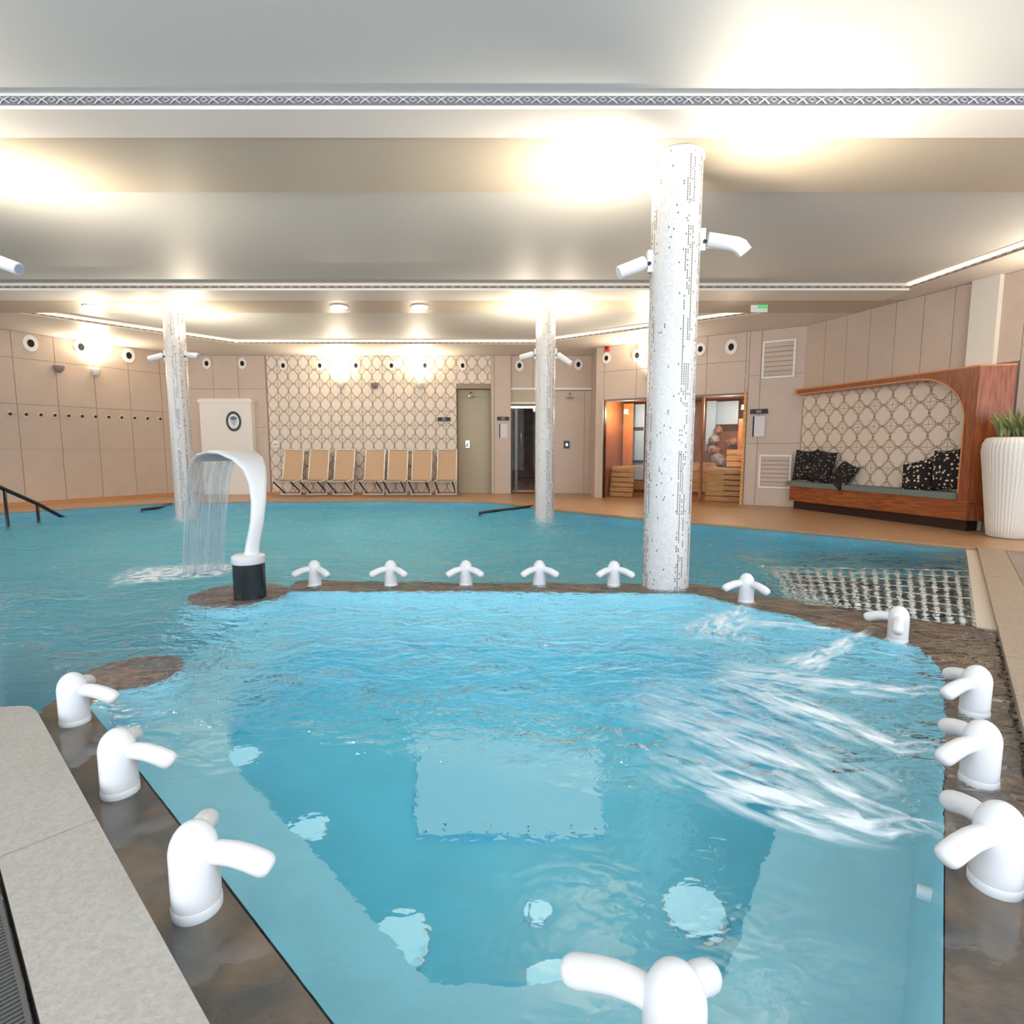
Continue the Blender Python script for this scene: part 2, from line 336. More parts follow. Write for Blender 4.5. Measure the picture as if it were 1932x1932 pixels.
# ---- basin geometry (plan)
nL = Vector((.675, .738, 0)); dL = Vector((-.738, .675, 0))
def ls(t, n): return dL * t + nL * n
q7 = at(172, 1324, 0); P7 = ls(q7.dot(dL), .505)
ci1, ci2 = at(1852, 1072, 0), at(1919, 1344, 0); dR = (ci2 - ci1).normalized(); nR = Vector((-dR.y, dR.x, 0))   # towards +x
if nR.x < 0: nR = -nR
def rs(t, n=0): return Vector((ci1.x, ci1.y, 0)) + dR * t + nR * n
P0, P1 = ls(.66, .513), Vector((.725, .82, 0)); P0.y = max(P0.y, .82)
P2, P3, P4, P5 = Vector((2.27, 2.84, 0)), Vector((2.405, 3.217, 0)), Vector((1.48, 4.47, 0)), Vector((-1.9, 4.56, 0))

# ---- sunken border (brown slate under a film of water)
ZB = -.03
body = MB()
def bprism(m, pts, z0, z1):
    m.prism(pts, z0, z1); body.prism(pts, -1.2, z0 - .0005)
m = MB()
bprism(m, [ls(.1, .513), P7, ls(3.15, .325), ls(.1, .325)], ZB - .035, ZB)
isl2 = at(250, 1262, 0)
bprism(m, [ls(2.9, .33), P7, isl2 + Vector((.03, -.20, 0)), isl2 + Vector((-.18, .08, 0)), ls(3.2, .36)], ZB - .036, ZB - .001)
bl = struct(m.build('trim_1', 'slate'))
m = MB()
bprism(m, [P5, P4, Vector((1.62, 4.80, 0)), Vector((-1.9, 4.93, 0))], ZB - .035, ZB)
bprism(m, [P4, P3, P2, rs(3.0, -.02), rs(2.35, -.02), Vector((2.54, 3.9, 0)), Vector((1.62, 4.80, 0))], ZB - .036, ZB - .001)
bprism(m, [P2, P1, rs(6.4, -.02), rs(3.0, -.02)], ZB - .035, ZB - .002)
bprism(m, [Vector((-.14, .82, 0)), Vector((-.2, .3, 0)), Vector((.6, .3, 0)), Vector((.725, .82, 0))], ZB - .035, ZB - .003)
br = struct(m.build('trim_2', 'slate'))
m = MB()
bprism(m, [Vector((-2.2 + .37 * math.cos(2 * PI * k / 28), 4.45 + .37 * math.sin(2 * PI * k / 28), 0)) for k in range(28)], ZB - .035, ZB + .006)
bprism(m, [isl2 + Vector((.235 * math.cos(2 * PI * k / 28), .235 * math.sin(2 * PI * k / 28), 0)) for k in range(28)], ZB - .035, ZB + .006)
struct(m.build('trim_3', 'islandm'))

struct(body.build('wall_border_base', 'basin'))

# ---- basin walls, seat ledge, deep floor
ZL, ZF = -.5, -1.0
inner = [under(812, 1855, ZL), under(1365, 1852, ZL), under(1418, 1700, ZL), under(1500, 1450, ZL), Vector((1.66, 3.1, 0)), Vector((1.03, 3.95, 0)), Vector((-1.50, 4.02, 0)), Vector((-1.58, 3.0, 0)), under(432, 1432, ZL)]
outer = [Vector((-.14, .82, 0)), P1, P1.lerp(P2, .5), P2, P3, P4, P5, Vector((-2.05, 3.3, 0)), P7]
m = MB(); b = m.b
for i in range(9):
    j = (i + 1) % 9
    o0, o1, n0, n1 = outer[i], outer[j], inner[i], inner[j]
    v = [b.verts.new((p.x, p.y, z)) for p, z in ((o0, ZL), (o1, ZL), (n1, ZL), (n0, ZL), (n0, ZF), (n1, ZF))]
    b.faces.new(v[:4]); b.faces.new((v[3], v[2], v[5], v[4]))
ledge = struct(m.build('floor_2', 'basin'))
m = MB(); m.b.faces.new([m.b.verts.new((p.x, p.y, ZF)) for p in inner]); m.build('deep_floor', 'deep', ledge)
m = MB(); b = m.b
wall_line = [P7, ls(1.6, .513), ls(.5, .513), Vector((-.14, .82, 0)), P1, P2, P3, P4, P5]
cen = Vector((.2, 2.7, 0))
for p, q in zip(wall_line[:-1], wall_line[1:]):
    pi, qi = p + (cen - p).normalized() * .09, q + (cen - q).normalized() * .09
    e = Vector((0, 0, 0))
    v = [b.verts.new((a.x, a.y, z)) for a, z in ((p + (cen - p).normalized() * .004, ZB - .004), (q + (cen - q).normalized() * .004, ZB - .004), (qi, ZL), (pi, ZL))]
    b.faces.new(v)
struct(m.build('wall_basin', 'basin'))
# outer pool floor and the deep back wall tiles
m = MB(); m.box(-15, 6.6, -.5, 13.4, -1.25, -1.04)
struct(m.build('floor_3', 'pool'))
# raised square plate in the middle of the basin floor
pl = empty('footbath_plate', (0, 2.6, ZF), 'pale square raised plate on the deep basin floor', 'floor plate')
m = MB(); m.prism([under(785, 1345, ZF + .016), under(787, 1580, ZF + .016), under(1145, 1576, ZF + .016), under(1112, 1345, ZF + .016)], ZF, ZF + .016)
m.build('plate', mat('pale_cyan_plate', (150, 226, 250), .4), pl)
for k in range(9):
    m = MB(); p = under(800 + k * 40, 1570 - (k % 2) * 8, ZF + .018); m.lathe([(.008, ZF + .014), (.008, ZF + .019)], p.x, p.y, 8); m.build('drain_hole', 'greyprint', pl)
# underwater lamps
ul = [((455, 1425), .085, 'farthest on the left'), ((580, 1562), .082, 'second along the left seat ledge'), ((755, 1770), .10, 'nearest along the left seat ledge'), ((1015, 1718), .045, 'smallest one in the middle of the deep floor'), ((1312, 1712), .115, 'largest one by the right seat ledge'), ((1040, 1850), .085, 'half hidden behind the front seat ledge')]
for (px, r, wh) in ul:
    p = under(px[0], px[1], ZF + .02)
    o = empty('underwater_lamp', (p.x, p.y, ZF), 'round glowing underwater lamp, ' + wh, 'lamp', 'underwater lamps in the basin')
    m = MB(); m.lathe([(r * .98, ZF), (r, ZF + .012), (r * .96, ZF + .02)], p.x, p.y, 28); m.build('lens', 'uwlamp', o, 40)
    m = MB(); m.lathe([(r * 1.06, ZF), (r * 1.06, ZF + .008), (r * .99, ZF + .010)], p.x, p.y, 28); m.build('rim', 'steel', o, 40)
# ledge jet fitting on right side wall
o = empty('wall_inlet', under(1735, 1680, -.2), 'small white inlet fitting in the right basin wall under water', 'inlet')
p = under(1737, 1682, -.2)
m = MB(); Wb = Wall((P1.x, P1.y), (P2.x, P2.y)); uu = (Vector((p.x, p.y)) - Wb.P).dot(Wb.d)
m.wprism(Wb, [(uu + .022 * math.cos(a * PI / 8), -.2 + .03 * math.sin(a * PI / 8)) for a in range(16)], .0, .06); m.build('cover', 'white', o)

# ---- left coping slabs, grate, deck
ZCP = .05
cl = struct(empty('trim_4', ls(2, .2)))
J = [(-1.3, -.25), (-.25, .86), (.866, 1.98), (1.986, 3.06)]
for t0, t1 in J:
    m = MB()
    if t1 > 3: pts = [ls(t0, .103), ls(t0, .323), ls(3.02, .323), ls(3.10, .31), ls(3.14, .28), ls(3.28, .103)]
    else: pts = [ls(t0, .103), ls(t0, .323), ls(t1, .323), ls(t1, .103)]
    m.prism(pts, -.4, ZCP); m.build('stone_slab', 'coping', cl, bevel=.008)
m = MB(); m.prism([ls(-1.5, .325), ls(-1.5, -.3), ls(3.5, -.3), ls(3.28, .10), ls(3.1, .3)], -.8, -.06); struct(m.build('floor_4', 'dark'))
# pool side wall under the coping end and deck left of it
m = MB(); m.prism([ls(-1.5, -.16), ls(3.45, -.16), Vector((-14, 2.3, 0)), Vector((-14, -1.5, 0)), Vector((0, -1.5, 0))], -1.3, ZCP - .003); struct(m.build('floor_5', 'coping'))
gr = empty('drain_grate', ls(1, 0, ), 'dark slatted overflow grate beside the grey stone coping, bottom left', 'grate')
rg = math.atan2(nL.y, nL.x)
m = MB(); m.box(-.122, .122, -.0032, .0032, -.03, 0)
sl0 = m.build('slat', 'grate', gr); sl0.location = (0, 0, 0)
me = sl0.data; D.objects.remove(sl0)
for k in range(118):
    p = ls(.55 + k * .0125, -.03); child_copy(me, 'slat', gr, (p.x, p.y, ZCP - .002), rg)
for off in (-.145, -.03, .088):
    m = MB(); q0, q1 = ls(.5, off), ls(2.1, off)
    m.prism([ls(.5, off - .004), ls(2.1, off - .004), ls(2.1, off + .004), ls(.5, off + .004)], ZCP - .035, ZCP - .001); m.build('rail', 'grate', gr)

# ---- right coping slabs
cr = struct(empty('trim_6', rs(1, .1)))
tt = -1.25
k = 0
while tt < 5.6:
    L_ = .62; m = MB(); m.prism([rs(tt + .004, 0), rs(tt + L_ - .004, 0), rs(tt + L_ - .004, .235), rs(tt + .004, .235)], -.5, .035)
    m.build('stone_slab', 'copingB', cr, bevel=.006); tt += L_; k += 1
m = MB(); m.prism([rs(-1.6, .245), rs(6.0, .245), Vector((9, 0, 0)), Vector((9.5, 6.1, 0)), Vector((7, 6.4, 0))], -1.2, .022)
struct(m.build('floor_6', mat('brown_wet_floor', (138, 112, 88), .3, rgb2=(112, 90, 72), vscale=5)))
m = MB(); m.prism([rs(-1.45, -.10), rs(2.4, -.10), rs(2.4, 0), rs(-1.45, 0)], -1.2, .004)
struct(m.build('trim_7', mat('pale_edge_tile', (206, 196, 182), .5)))

# ---- water body
def chop(x, y):
    c = .9
    if y > 6: c = .9 - min(.3, (y - 6) * .05)
    q = Vector((x, y, 0)); nn = q.dot(nL)
    if y < 5 and x < 2.4:
        calm = max(0., min(1., (2.6 - (y + .3 * x)) / .75)); c *= (1 - .955 * calm)
    if y < 3.2 and nn < .52: c *= .25
    if 3.0 < y < 5 and x < -1.6: c *= 1.1
    d = (q - rs(2.4, -.15)).dot(nR)
    if d > -.25 and y < 3.6: c *= .5
    if y > 3.4 and x > 2.4 and y < 6.3: c *= .28
    return c
m = bmesh.new()
NX, NY = 300, 220; X0, X1, Y0, Y1 = -14.2, 6.35, .32, 13.0
grid = []
for j in range(NY + 1):
    row = []
    fy = j / NY; y = Y0 + (Y1 - Y0) * (fy ** 1.6)
    for i in range(NX + 1):
        fx = i / NX * 2 - 1; x = (X1 * (fx ** 1.5) if fx > 0 else X0 * ((-fx) ** 1.5))
        c = chop(x, y)
        z = (noise.noise(Vector((x * 2.1, y * 3.0, 1))) * .022 + noise.noise(Vector((x * 5, y * 7, 5))) * .012) * c
        row.append(m.verts.new((x, y, z)))
    grid.append(row)
for j in range(NY):
    for i in range(NX): m.faces.new((grid[j][i], grid[j][i + 1], grid[j + 1][i + 1], grid[j + 1][i]))
me = D.meshes.new('water'); m.to_mesh(me); m.free(); me.materials.append(M['water'])
a = me.attributes.new('chop', 'FLOAT', 'POINT')
for i, v in enumerate(me.vertices): a.data[i].value = chop(v.co.x, v.co.y)
for p in me.polygons: p.use_smooth = True
wt = D.objects.new('pool_water', me); COL.objects.link(wt); struct(wt)

# ---- walls
def panel_wall(W, root, us, zs, mname='beige', off=.0, th=.02, holes=()):
    for i in range(len(us) - 1):
        for j in range(len(zs) - 1):
            u0, u1, z0, z1 = us[i], us[i + 1], zs[j], zs[j + 1]
            if any(u0 >= h[0] - .01 and u1 <= h[1] + .01 and z0 >= h[2] - .01 and z1 <= h[3] + .01 for h in holes): continue
            MB().wbox(W, u0 + .004, u1 - .004, z0 + .004, z1 - .004, off, off + th).build('panel', mname, root)
def frange(a, b_, n): return [a + (b_ - a) * i / n for i in range(n + 1)]
m = MB(); m.wbox(LW, -4, LW.L, ZD - .1, ZS + .2, -.2, 0); wl_ = struct(m.build('wall_left', 'joint'))
panel_wall(LW, wl_, frange(LOFF * .62, LW.L, 9), [ZD + .06, 1.15, 2.05, 2.95, ZS])
MB().wbox(LW, 0, LW.L, ZD, ZD + .06, 0, .03).build('skirting', 'woodl', wl_)
UT0, UT1 = BW.px(508, 800)[0], BW.px(927, 800)[0]; UN0, ZN = BW.px(861, 733); UN1 = BW.px(925, 733)[0]; UR = BW.px(964, 800)[0]
m = MB()
for (u0, u1, z0, z1) in ((-.1, UN0, ZD - .1, ZS + .2), (UN0, UN1, ZN, ZS + .2), (UN1, UR, ZD - .1, ZS + .2)): m.wbox(BW, u0, u1, z0, z1, -.3, 0)
m.wbox(BW, UN0 - .02, UN1 + .02, ZD - .1, ZN + .05, -.34, -.30)
wb = struct(m.build('wall_back', 'joint'))
panel_wall(BW, wb, [0, .62, 1.24, UT0 - .03], [ZD, 1.7, 2.65, ZS])
panel_wall(BW, wb, [UN1 + .02, UN1 + .10, UR], [ZD, ZS], off=.0, th=.05)
MB().wbox(BW, UN0 + .005, UN1 - .005, ZD, ZN - .005, -.30, -.28).build('niche_panel', 'niche', wb)
MB().wbox(BW, 0, UN0, ZD, ZD + .05, .02, .035).build('skirting', 'woodl', wb)
# circle decor tiles (shared mesh; one printed repeat each)
TW = (UN0 - UT0) / 18; TR = 10; TH = (ZS - ZD - .02) / TR
def tile_mesh(wd, hh, th, u1=1.):
    me = D.meshes.new('tile'); g = .004; x0, x1, z0, z1 = g, wd - g, g, hh - g
    me.from_pydata([(x0, 0, z0), (x1, 0, z0), (x1, 0, z1), (x0, 0, z1), (x0, -th, z0), (x1, -th, z0), (x1, -th, z1), (x0, -th, z1)], [], [(4, 5, 6, 7), (0, 3, 2, 1), (0, 1, 5, 4), (1, 2, 6, 5), (2, 3, 7, 6), (3, 0, 4, 7)])
    uv = me.uv_layers.new(name='UVMap'); cu = {0: (0, 0), 1: (u1, 0), 2: (u1, 1), 3: (0, 1)}
    for lp in me.loops: uv.data[lp.index].uv = cu[lp.vertex_index % 4]
    me.materials.append(M['circ']); return me
tm = tile_mesh(TW, TH, .012)
for i in range(22):
    u = UT0 + i * TW
    for j in range(TR):
        z = ZD + .02 + j * TH
        if i >= 18 and z < ZN - .02: continue
        if i == 21:
            tmh = tile_mesh(max(.02, UT1 - u), TH, .012, (UT1 - u) / TW) if j == TR - 1 or 'tmh' not in globals() else tmh
            me = tmh
        else: me = tm
        p = BW.pt(u, z, .0); child_copy(me, 'tile', wb, p, 0)
# recess right of it: dark steam door, shower recess, return wall
m = MB(); RB = Wall((UR - 8.05, 14.36), (2.05, 14.36))
ZDR = BW.px(990, 734)[1]; ud0, zt = RB.px(967, 770); ud1 = RB.px(1012, 770)[0]
m.wbox(RB, -.05, RB.L + .1, ZDR, ZS + .2, -.2, 0); m.wbox(RB, ud1, RB.L + .1, ZD - .1, ZDR, -.2, -.05)
m.wbox(RB, -.15, RB.L + .2, ZD - .1, ZS, -1.3, -1.25); m.wbox(RB, ud1 + .02, ud1 + .08, ZD - .1, ZS, -1.3, -.1); m.wbox(RB, -.15, -.05, ZD - .1, ZS, -1.3, .0)
wr_ = struct(m.build('wall_back_recess', 'joint'))
panel_wall(RB, wr_, [0, .55, 1.1, RB.L - .02], [ZDR + .02, ZS])
MB().wbox(RB, 0, RB.L, ZDR - .02, ZDR + .03, 0, .06).build('lintel_rail', 'paint', wr_)
panel_wall(RB, wr_, [ud1 + .03, RB.px(1103, 800)[0], RB.L], [ZD, ZDR - .03], off=-.05)
MB().wbox(RB, 0, ud1, zt + .14, ZDR - .02, -.05, .0).build('over_panel', 'niche', wr_)
RT = Wall((1.98, 14.36), (1.94, 13.18)); MB().wbox(RT, 0, RT.L, ZD - .1, ZS + .2, -.02, 0).build('return_panel', 'beige', wr_)
# steam-room door
dr = struct(empty('door_1', RB.pt(.3, ZD)))
MB().wbox(RB, .0, .035, ZD, zt + .1, -.08, .0).build('frame', 'black', dr)
MB().wbox(RB, ud1 - .03, ud1 + .02, ZD, zt + .1, -.08, .0).build('frame', 'black', dr)
MB().wbox(RB, .0, ud1, zt + .05, zt + .10, -.06, .01).build('dark_header', 'black', dr)
MB().wbox(RB, .0, ud1, zt + .1, zt + .15, -.06, .02).build('pale_header', 'paint', dr)
MB().wbox(RB, .0, ud1, zt, zt + .05, -.06, .02).build('lit_header', mat('warm_lit_strip', (255, 240, 214), .5, emit=1.2, ecol=(1, .88, .7)), dr)
MB().wbox(RB, .036, ud1 - .03, ZD + .01, zt, -.05, -.045).build('pane', 'glass', dr)
MB().wbox(RB, .035, ud1, ZD, zt, -1.2, -1.15).build('dark_interior', mat('dark_steam_room', (92, 66, 54), .6, rgb2=(58, 42, 36), vscale=6), dr)
MB().wbox(RB, .10, .17, ZD, zt, -.30, -.26).build('grey_side_glass', mat('grey_glass', (140, 134, 128), .3), dr)
MB().wbox(RB, .035, .05, ZD, zt, -1.2, -.1).build('dark_interior', M['stone'], dr)
h_ = MB(); h_.tube([RB.pt(.24, 1.9, -.01), RB.pt(.25, 1.5, .03), RB.pt(.24, 1.1, -.01)], .012, 8); h_.build('handle', 'chrome', dr, 1)
for z in (.35, .62): MB().wbox(RB, .18, ud1 - .04, z, z + .05, -.9, -.6).build('bench_slat', 'woodd', dr)

# ---- sauna wall, window and interior
us0, zs1 = SW.px(1140, 752); us1, zs1b = SW.px(1405, 746); zst = (zs1 + zs1b) / 2
m = MB()
for (u0, u1, z0, z1) in ((0, us0, ZD - .1, ZS + .2), (us0, us1, zst, ZS + .2), (us1, SW.L + .1, ZD - .1, ZS + .2)): m.wbox(SW, u0, u1, z0, z1, -.15, 0)
ws = struct(m.build('wall_sauna', 'joint'))
ub = [us0 + (us1 - us0) * k / 4 for k in range(5)]
panel_wall(SW, ws, ub, [zst + .01, 2.9, ZS])
panel_wall(SW, ws, [0.0, us0], [ZD, 2.9, ZS]); panel_wall(SW, ws, [us1, us1 + .06], [zst + .03, 2.9, ZS])
panel_wall(SW, ws, [us1 + .06, us1 + .28, SW.L], [ZD, 1.27, 2.6, ZS])
MB().wbox(SW, us0 - .05, us0, ZD, zst + .03, 0, .05).build('jamb', 'beige', ws); MB().wbox(SW, us1, us1 + .05, ZD, zst + .03, -.05, .05).build('jamb', 'pine', ws)
wn = struct(empty('window_1', SW.pt((us0 + us1) / 2, ZD)))
um = SW.px(1228, 800)[0]; un = SW.px(1322, 800)[0]
for u0, u1 in ((us0 + .01, um), (um + .06, un), (un + .04, us1 - .01)): MB().wbox(SW, u0, u1, ZD + .02, zst - .02, -.06, -.05).build('pane', 'glass', wn)
for u in (um, un): MB().wbox(SW, u, u + .05, ZD, zst, -.10, -.02).build('frame', 'pined', wn)
MB().wbox(SW, us0, us1, zst - .03, zst, -.1, .01).build('frame', 'greysign', wn)
MB().wbox(SW, us0, us0 + .02, ZD, zst, -.1, .0).build('frame', 'woodd', wn)
h_ = MB(); h_.tube([SW.pt(um - .06, 1.55, .0), SW.pt(um - .07, 1.5, .06), SW.pt(um - .07, 1.2, .06), SW.pt(um - .06, 1.15, 0)], .014, 8); h_.build('handle', 'chrome', wn, 1)
# interior shell
m = MB(); m.wbox(SW, us0 - .1, us1 + .1, 0, ZD + .01, -2.2, -.1); m.wbox(SW, us0 - .1, us1 + .1, zst + .05, zst + .1, -2.2, -.1)
m.wbox(SW, us0 - .1, us1 + .1, 0, zst + .05, -2.25, -2.2); m.wbox(SW, us0 - .12, us0 - .05, 0, zst + .05, -2.2, -.1); m.wbox(SW, us1 + .06, us1 + .12, 0, zst + .05, -2.2, -.1)
sh = struct(m.build('wall_sauna_interior', 'pined'))
for k in range(9):
    z = .1 + k * .25; MB().wbox(SW, us0 - .04, us1 + .05, z, z + .235, -2.2, -2.17).build('plank', 'pine' if k < 3 else 'pined', sh)
orange = mat('orange_timber', (196, 120, 56), .5, rgb2=(160, 90, 40), vscale=4, stretch=(8, 8, 1)); purple = mat('mauve_grey_pane', (150, 138, 150), .4)
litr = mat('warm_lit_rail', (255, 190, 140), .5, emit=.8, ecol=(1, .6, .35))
def inside(x0, x1, y0, y1, dep, nm, mt_):
    u0, z1 = SW.px(x0, y0, dep); u1, z0 = SW.px(x1, y1, dep); MB().wbox(SW, u0, u1, max(z0, ZD + .02), min(z1, zst), dep - .03, dep).build(nm, mt_, sh)
inside(1193, 1213, 756, 905, -1.5, 'reflection_panel', 'paleblue'); inside(1142, 1176, 762, 796, -1.6, 'mauve_pane', purple); inside(1142, 1175, 818, 862, -1.6, 'mauve_pane', purple)  # pale panels added to imitate window reflections on the glass
for x in (1152, 1163): inside(x, x + 3, 762, 862, -1.55, 'grid_line', 'paint')
inside(1142, 1176, 866, 886, -1.6, 'reflection_panel', 'paleblue'); inside(1177, 1192, 754, 900, -1.2, 'timber_post', orange); inside(1141, 1190, 801, 811, -1.35, 'lit_rail', litr)
inside(1192, 1213, 806, 811, -1.45, 'grid_line', 'woodd'); inside(1192, 1213, 868, 873, -1.45, 'grid_line', 'woodd')  # dark lines drawn across the pale reflection panel
inside(1334, 1348, 756, 850, -1.5, 'reflection_panel', 'paleblue'); inside(1352, 1392, 758, 800, -1.6, 'reflection_panel', 'paleblue'); inside(1394, 1402, 790, 860, -1.2, 'timber_post', orange)
for root, u0, u1, nm in ((None, us0 + .02, us0 + .58, 'left'), (None, un + .05, us1 - .03, 'right')):
    sb = empty('sauna_bench', SW.pt((u0 + u1) / 2, ZD, -.6), 'slatted pine sauna bench behind the %s pane of the glass front' % nm, 'bench', 'pine benches in the sauna')
    for k in range(6): MB().wbox(SW, u0, u1, ZD + .02 + k * .115, ZD + .115 + k * .115, -.42 - k * .02, -.38 - k * .02).build('slat', 'pine', sb)
    MB().wbox(SW, u0, u1, .72, .75, -.95, -.50).build('seat', 'pine', sb)
    if nm == 'right':
        for k in range(3): MB().wbox(SW, u0 + .34, u1, .78 + k * .13, .89 + k * .13, -.80, -.76).build('slat', 'pine', sb)
heap = empty('added_stone_heap', SW.pt(un + .5, .05, -1.0), 'brown stone heap added for unclear reflections in the right glass pane', 'stone heap')  # heap invented to fill a patch of unclear reflections in the glass
MB().wbox(SW, un + .3, un + .9, ZD + .01, .84, -1.45, -1.0).build('heap_body', 'black', heap)
for k in range(18):
    cx_, cy2 = 1340 + random.random() * 50, 800 + random.random() * 82; dp = -1.25 - random.random() * .25; u, z = SW.px(cx_, cy2, dp)
    p = SW.pt(u, z, dp); b = bmesh.new(); bmesh.ops.create_icosphere(b, subdivisions=1, radius=.12 + random.random() * .06)
    for v in b.verts: v.co = Vector((v.co.x * random.uniform(.8, 1.1), v.co.y * .8, v.co.z * random.uniform(.7, 1.1))) + p
    q = MB(); q.b.free(); q.b = b; q.build('stone', random.choice(['stone', 'stone', 'greysign']), heap)
point('sauna_glow', SW.pt(us0 + .4, 2.0, -.5), 36, (1, .80, .55)); point('sauna_glow', SW.pt(us1 - .4, 2.0, -.5), 36, (1, .80, .55))
for u in (us0 + .42, us1 - .06):
    o = empty('sauna_wall_lamp', SW.pt(u, 2.02, -.3), 'small warm sauna lamp %s' % ('above the orange timber post' if u < us0 + 1 else 'at the right edge of the glass front'), 'lamp')
    MB().wbox(SW, u - .04, u + .04, 1.98, 2.06, -.32, -.27).build('shade', mat('lit_shade', (255, 240, 210), .5, emit=2.5, ecol=(1, .85, .6)), o)
    MB().wbox(SW, u - .05, u + .05, 1.96, 1.98, -.33, -.26).build('base', 'chrome', o)

# ---- right wall
m = MB(); m.wbox(RW, 0, RW.L, ZD - .1, ZS + .2, -.15, 0); wr = struct(m.build('wall_right', 'joint'))
panel_wall(RW, wr, frange(0, 3.55, 8), [2.3, ZS]); panel_wall(RW, wr, frange(3.55, RW.L, 7), [ZD, 1.3, 2.5, ZS])
up0 = RW.px(1838, 600)[0]; up1 = RW.px(1890, 600)[0]
MB().wbox(RW, up0, up1, ZD, ZS, .02, .10).build('pilaster', 'soffit', wr)

# ---- ceiling: lower soffit with three raised coffers
cB = [at(1722, 543, ZS), at(1932, 471, ZS)]; dB = (cB[1] - cB[0]).normalized()
YB1 = at(966, 545, ZS).y; YA1 = at(966, 200, ZS).y; YB0 = at(966, 362, ZS).y; YC0 = at(966, 590, ZS).y; YC1 = at(966, 649, ZS).y
q = cB[0] + dB * ((YB0 - cB[0].y) / dB.y); q0 = cB[0] + dB * ((YB1 - cB[0].y) / dB.y)
coffB = [Vector((-13.2, YB0, 0)), Vector((q.x, YB0, 0)), Vector((q0.x, YB1, 0)), Vector((-11.8, YB1, 0))]
coffA = [Vector((-9, -2.5, 0)), Vector((9, -2.5, 0)), Vector((8.2, YA1, 0)), Vector((-9, YA1, 0))]
c1, c2, c3, c4 = at(42, 593, ZS), at(322, 632, ZS), at(1010, 646, ZS), at(1446, 588, ZS)
dl = (c2 - c1).normalized(); dr_ = (c4 - c3).normalized()
cl1 = c1 + dl * ((YC1 - c1.y) / dl.y); cr1 = c3
coffC = [Vector((c1.x, YC0, 0)), Vector((c4.x, YC0, 0)), Vector((c3.x, YC1, 0)), Vector((cl1.x, YC1, 0))]
b = bmesh.new()
def loop(pts, z):
    v = [b.verts.new((p.x, p.y, z)) for p in pts]
    return [b.edges.new((v[i], v[(i + 1) % len(v)])) for i in range(len(v))]
ed = loop([Vector((-16, -3, 0)), Vector((10, -3, 0)), Vector((10, 15.5, 0)), Vector((-16, 15.5, 0))], ZS)
for cpts in (coffA, coffB, coffC): ed += loop(cpts, ZS)
bmesh.ops.triangle_fill(b, edges=ed, use_beauty=True, normal=(0, 0, -1))
me = D.meshes.new('ceiling'); b.to_mesh(me); b.free(); me.materials.append(M['soffit']); ceil = D.objects.new('ceiling', me); COL.objects.link(ceil); struct(ceil)
m = MB(); m.box(-16, 10, -3, 15.5, ZC + .25, ZC + .3); m.build('roof_slab', 'joint', ceil)
for cpts in (coffA, coffB, coffC):
    m = MB(); m.prism([p for p in cpts], ZC, ZC + .02); m.build('coffer_panel', 'coffer', ceil)
    m = MB()
    for i in range(4):
        p, q_ = cpts[i], cpts[(i + 1) % 4]; v = [m.b.verts.new(c) for c in ((p.x, p.y, ZS), (q_.x, q_.y, ZS), (q_.x, q_.y, ZC), (p.x, p.y, ZC))]; m.b.faces.new(v)
    m.build('coffer_edge', 'soffit', ceil)
YBa, YZa = at(966, 260, ZS - .02).y, YB0
m = MB(); m.box(-15, 9, YA1 + .002, YBa, ZS - .02, ZS + .05); m.build('beam_board', 'paint', ceil)
m = MB(); m.box(-15, 9, YBa, YB0 - .002, ZS - .004, ZS + .03); m.build('taupe_board', 'dull', ceil)
Y2a = at(966, 567, ZS - .02).y
m = MB(); m.box(-12, q0.x, YB1 + .002, Y2a, ZS - .02, ZS + .05); m.build('beam_board', 'paint', ceil)
m = MB(); m.box(-12, 7, Y2a, YC0 - .002, ZS - .004, ZS + .03); m.build('taupe_board', 'dull', ceil)
# pierced metal strips along the far edge of each coffer
strip = mat('pierced_metal_backing', (128, 124, 130), .5); linkm = mat('silver_link', (198, 196, 198), .3)
ga = empty('pierced_vent_strip', (0, YA1, ZS), 'silver pierced vent strip with crossed links on the nearest ceiling beam', 'vent strip')
m = MB(); m.box(-5, 5, YA1 - .008, YA1 - .002, ZS + .004, ZS + .058); m.build('backing', strip, ga)
m = MB()
for sg in (1, -1): m.tube([(-.035, -.012, .031 - sg * .022), (0, -.020, .031), (.035, -.012, .031 + sg * .022)], .0055, 6)
m.tube([(.04, -.012, .031), (.065, -.018, .045), (.09, -.012, .031)], .004, 6); m.tube([(.04, -.012, .031), (.065, -.018, .017), (.09, -.012, .031)], .004, 6)
lk = m.build('link', linkm, ga, 1); lme = lk.data; D.objects.remove(lk)
for k in range(74): child_copy(lme, 'link', ga, (-4.7 + k * .128, YA1, ZS))
LED = mat('cove_led_strip', (255, 240, 215), .5, emit=2.5, ecol=(1, .84, .62))
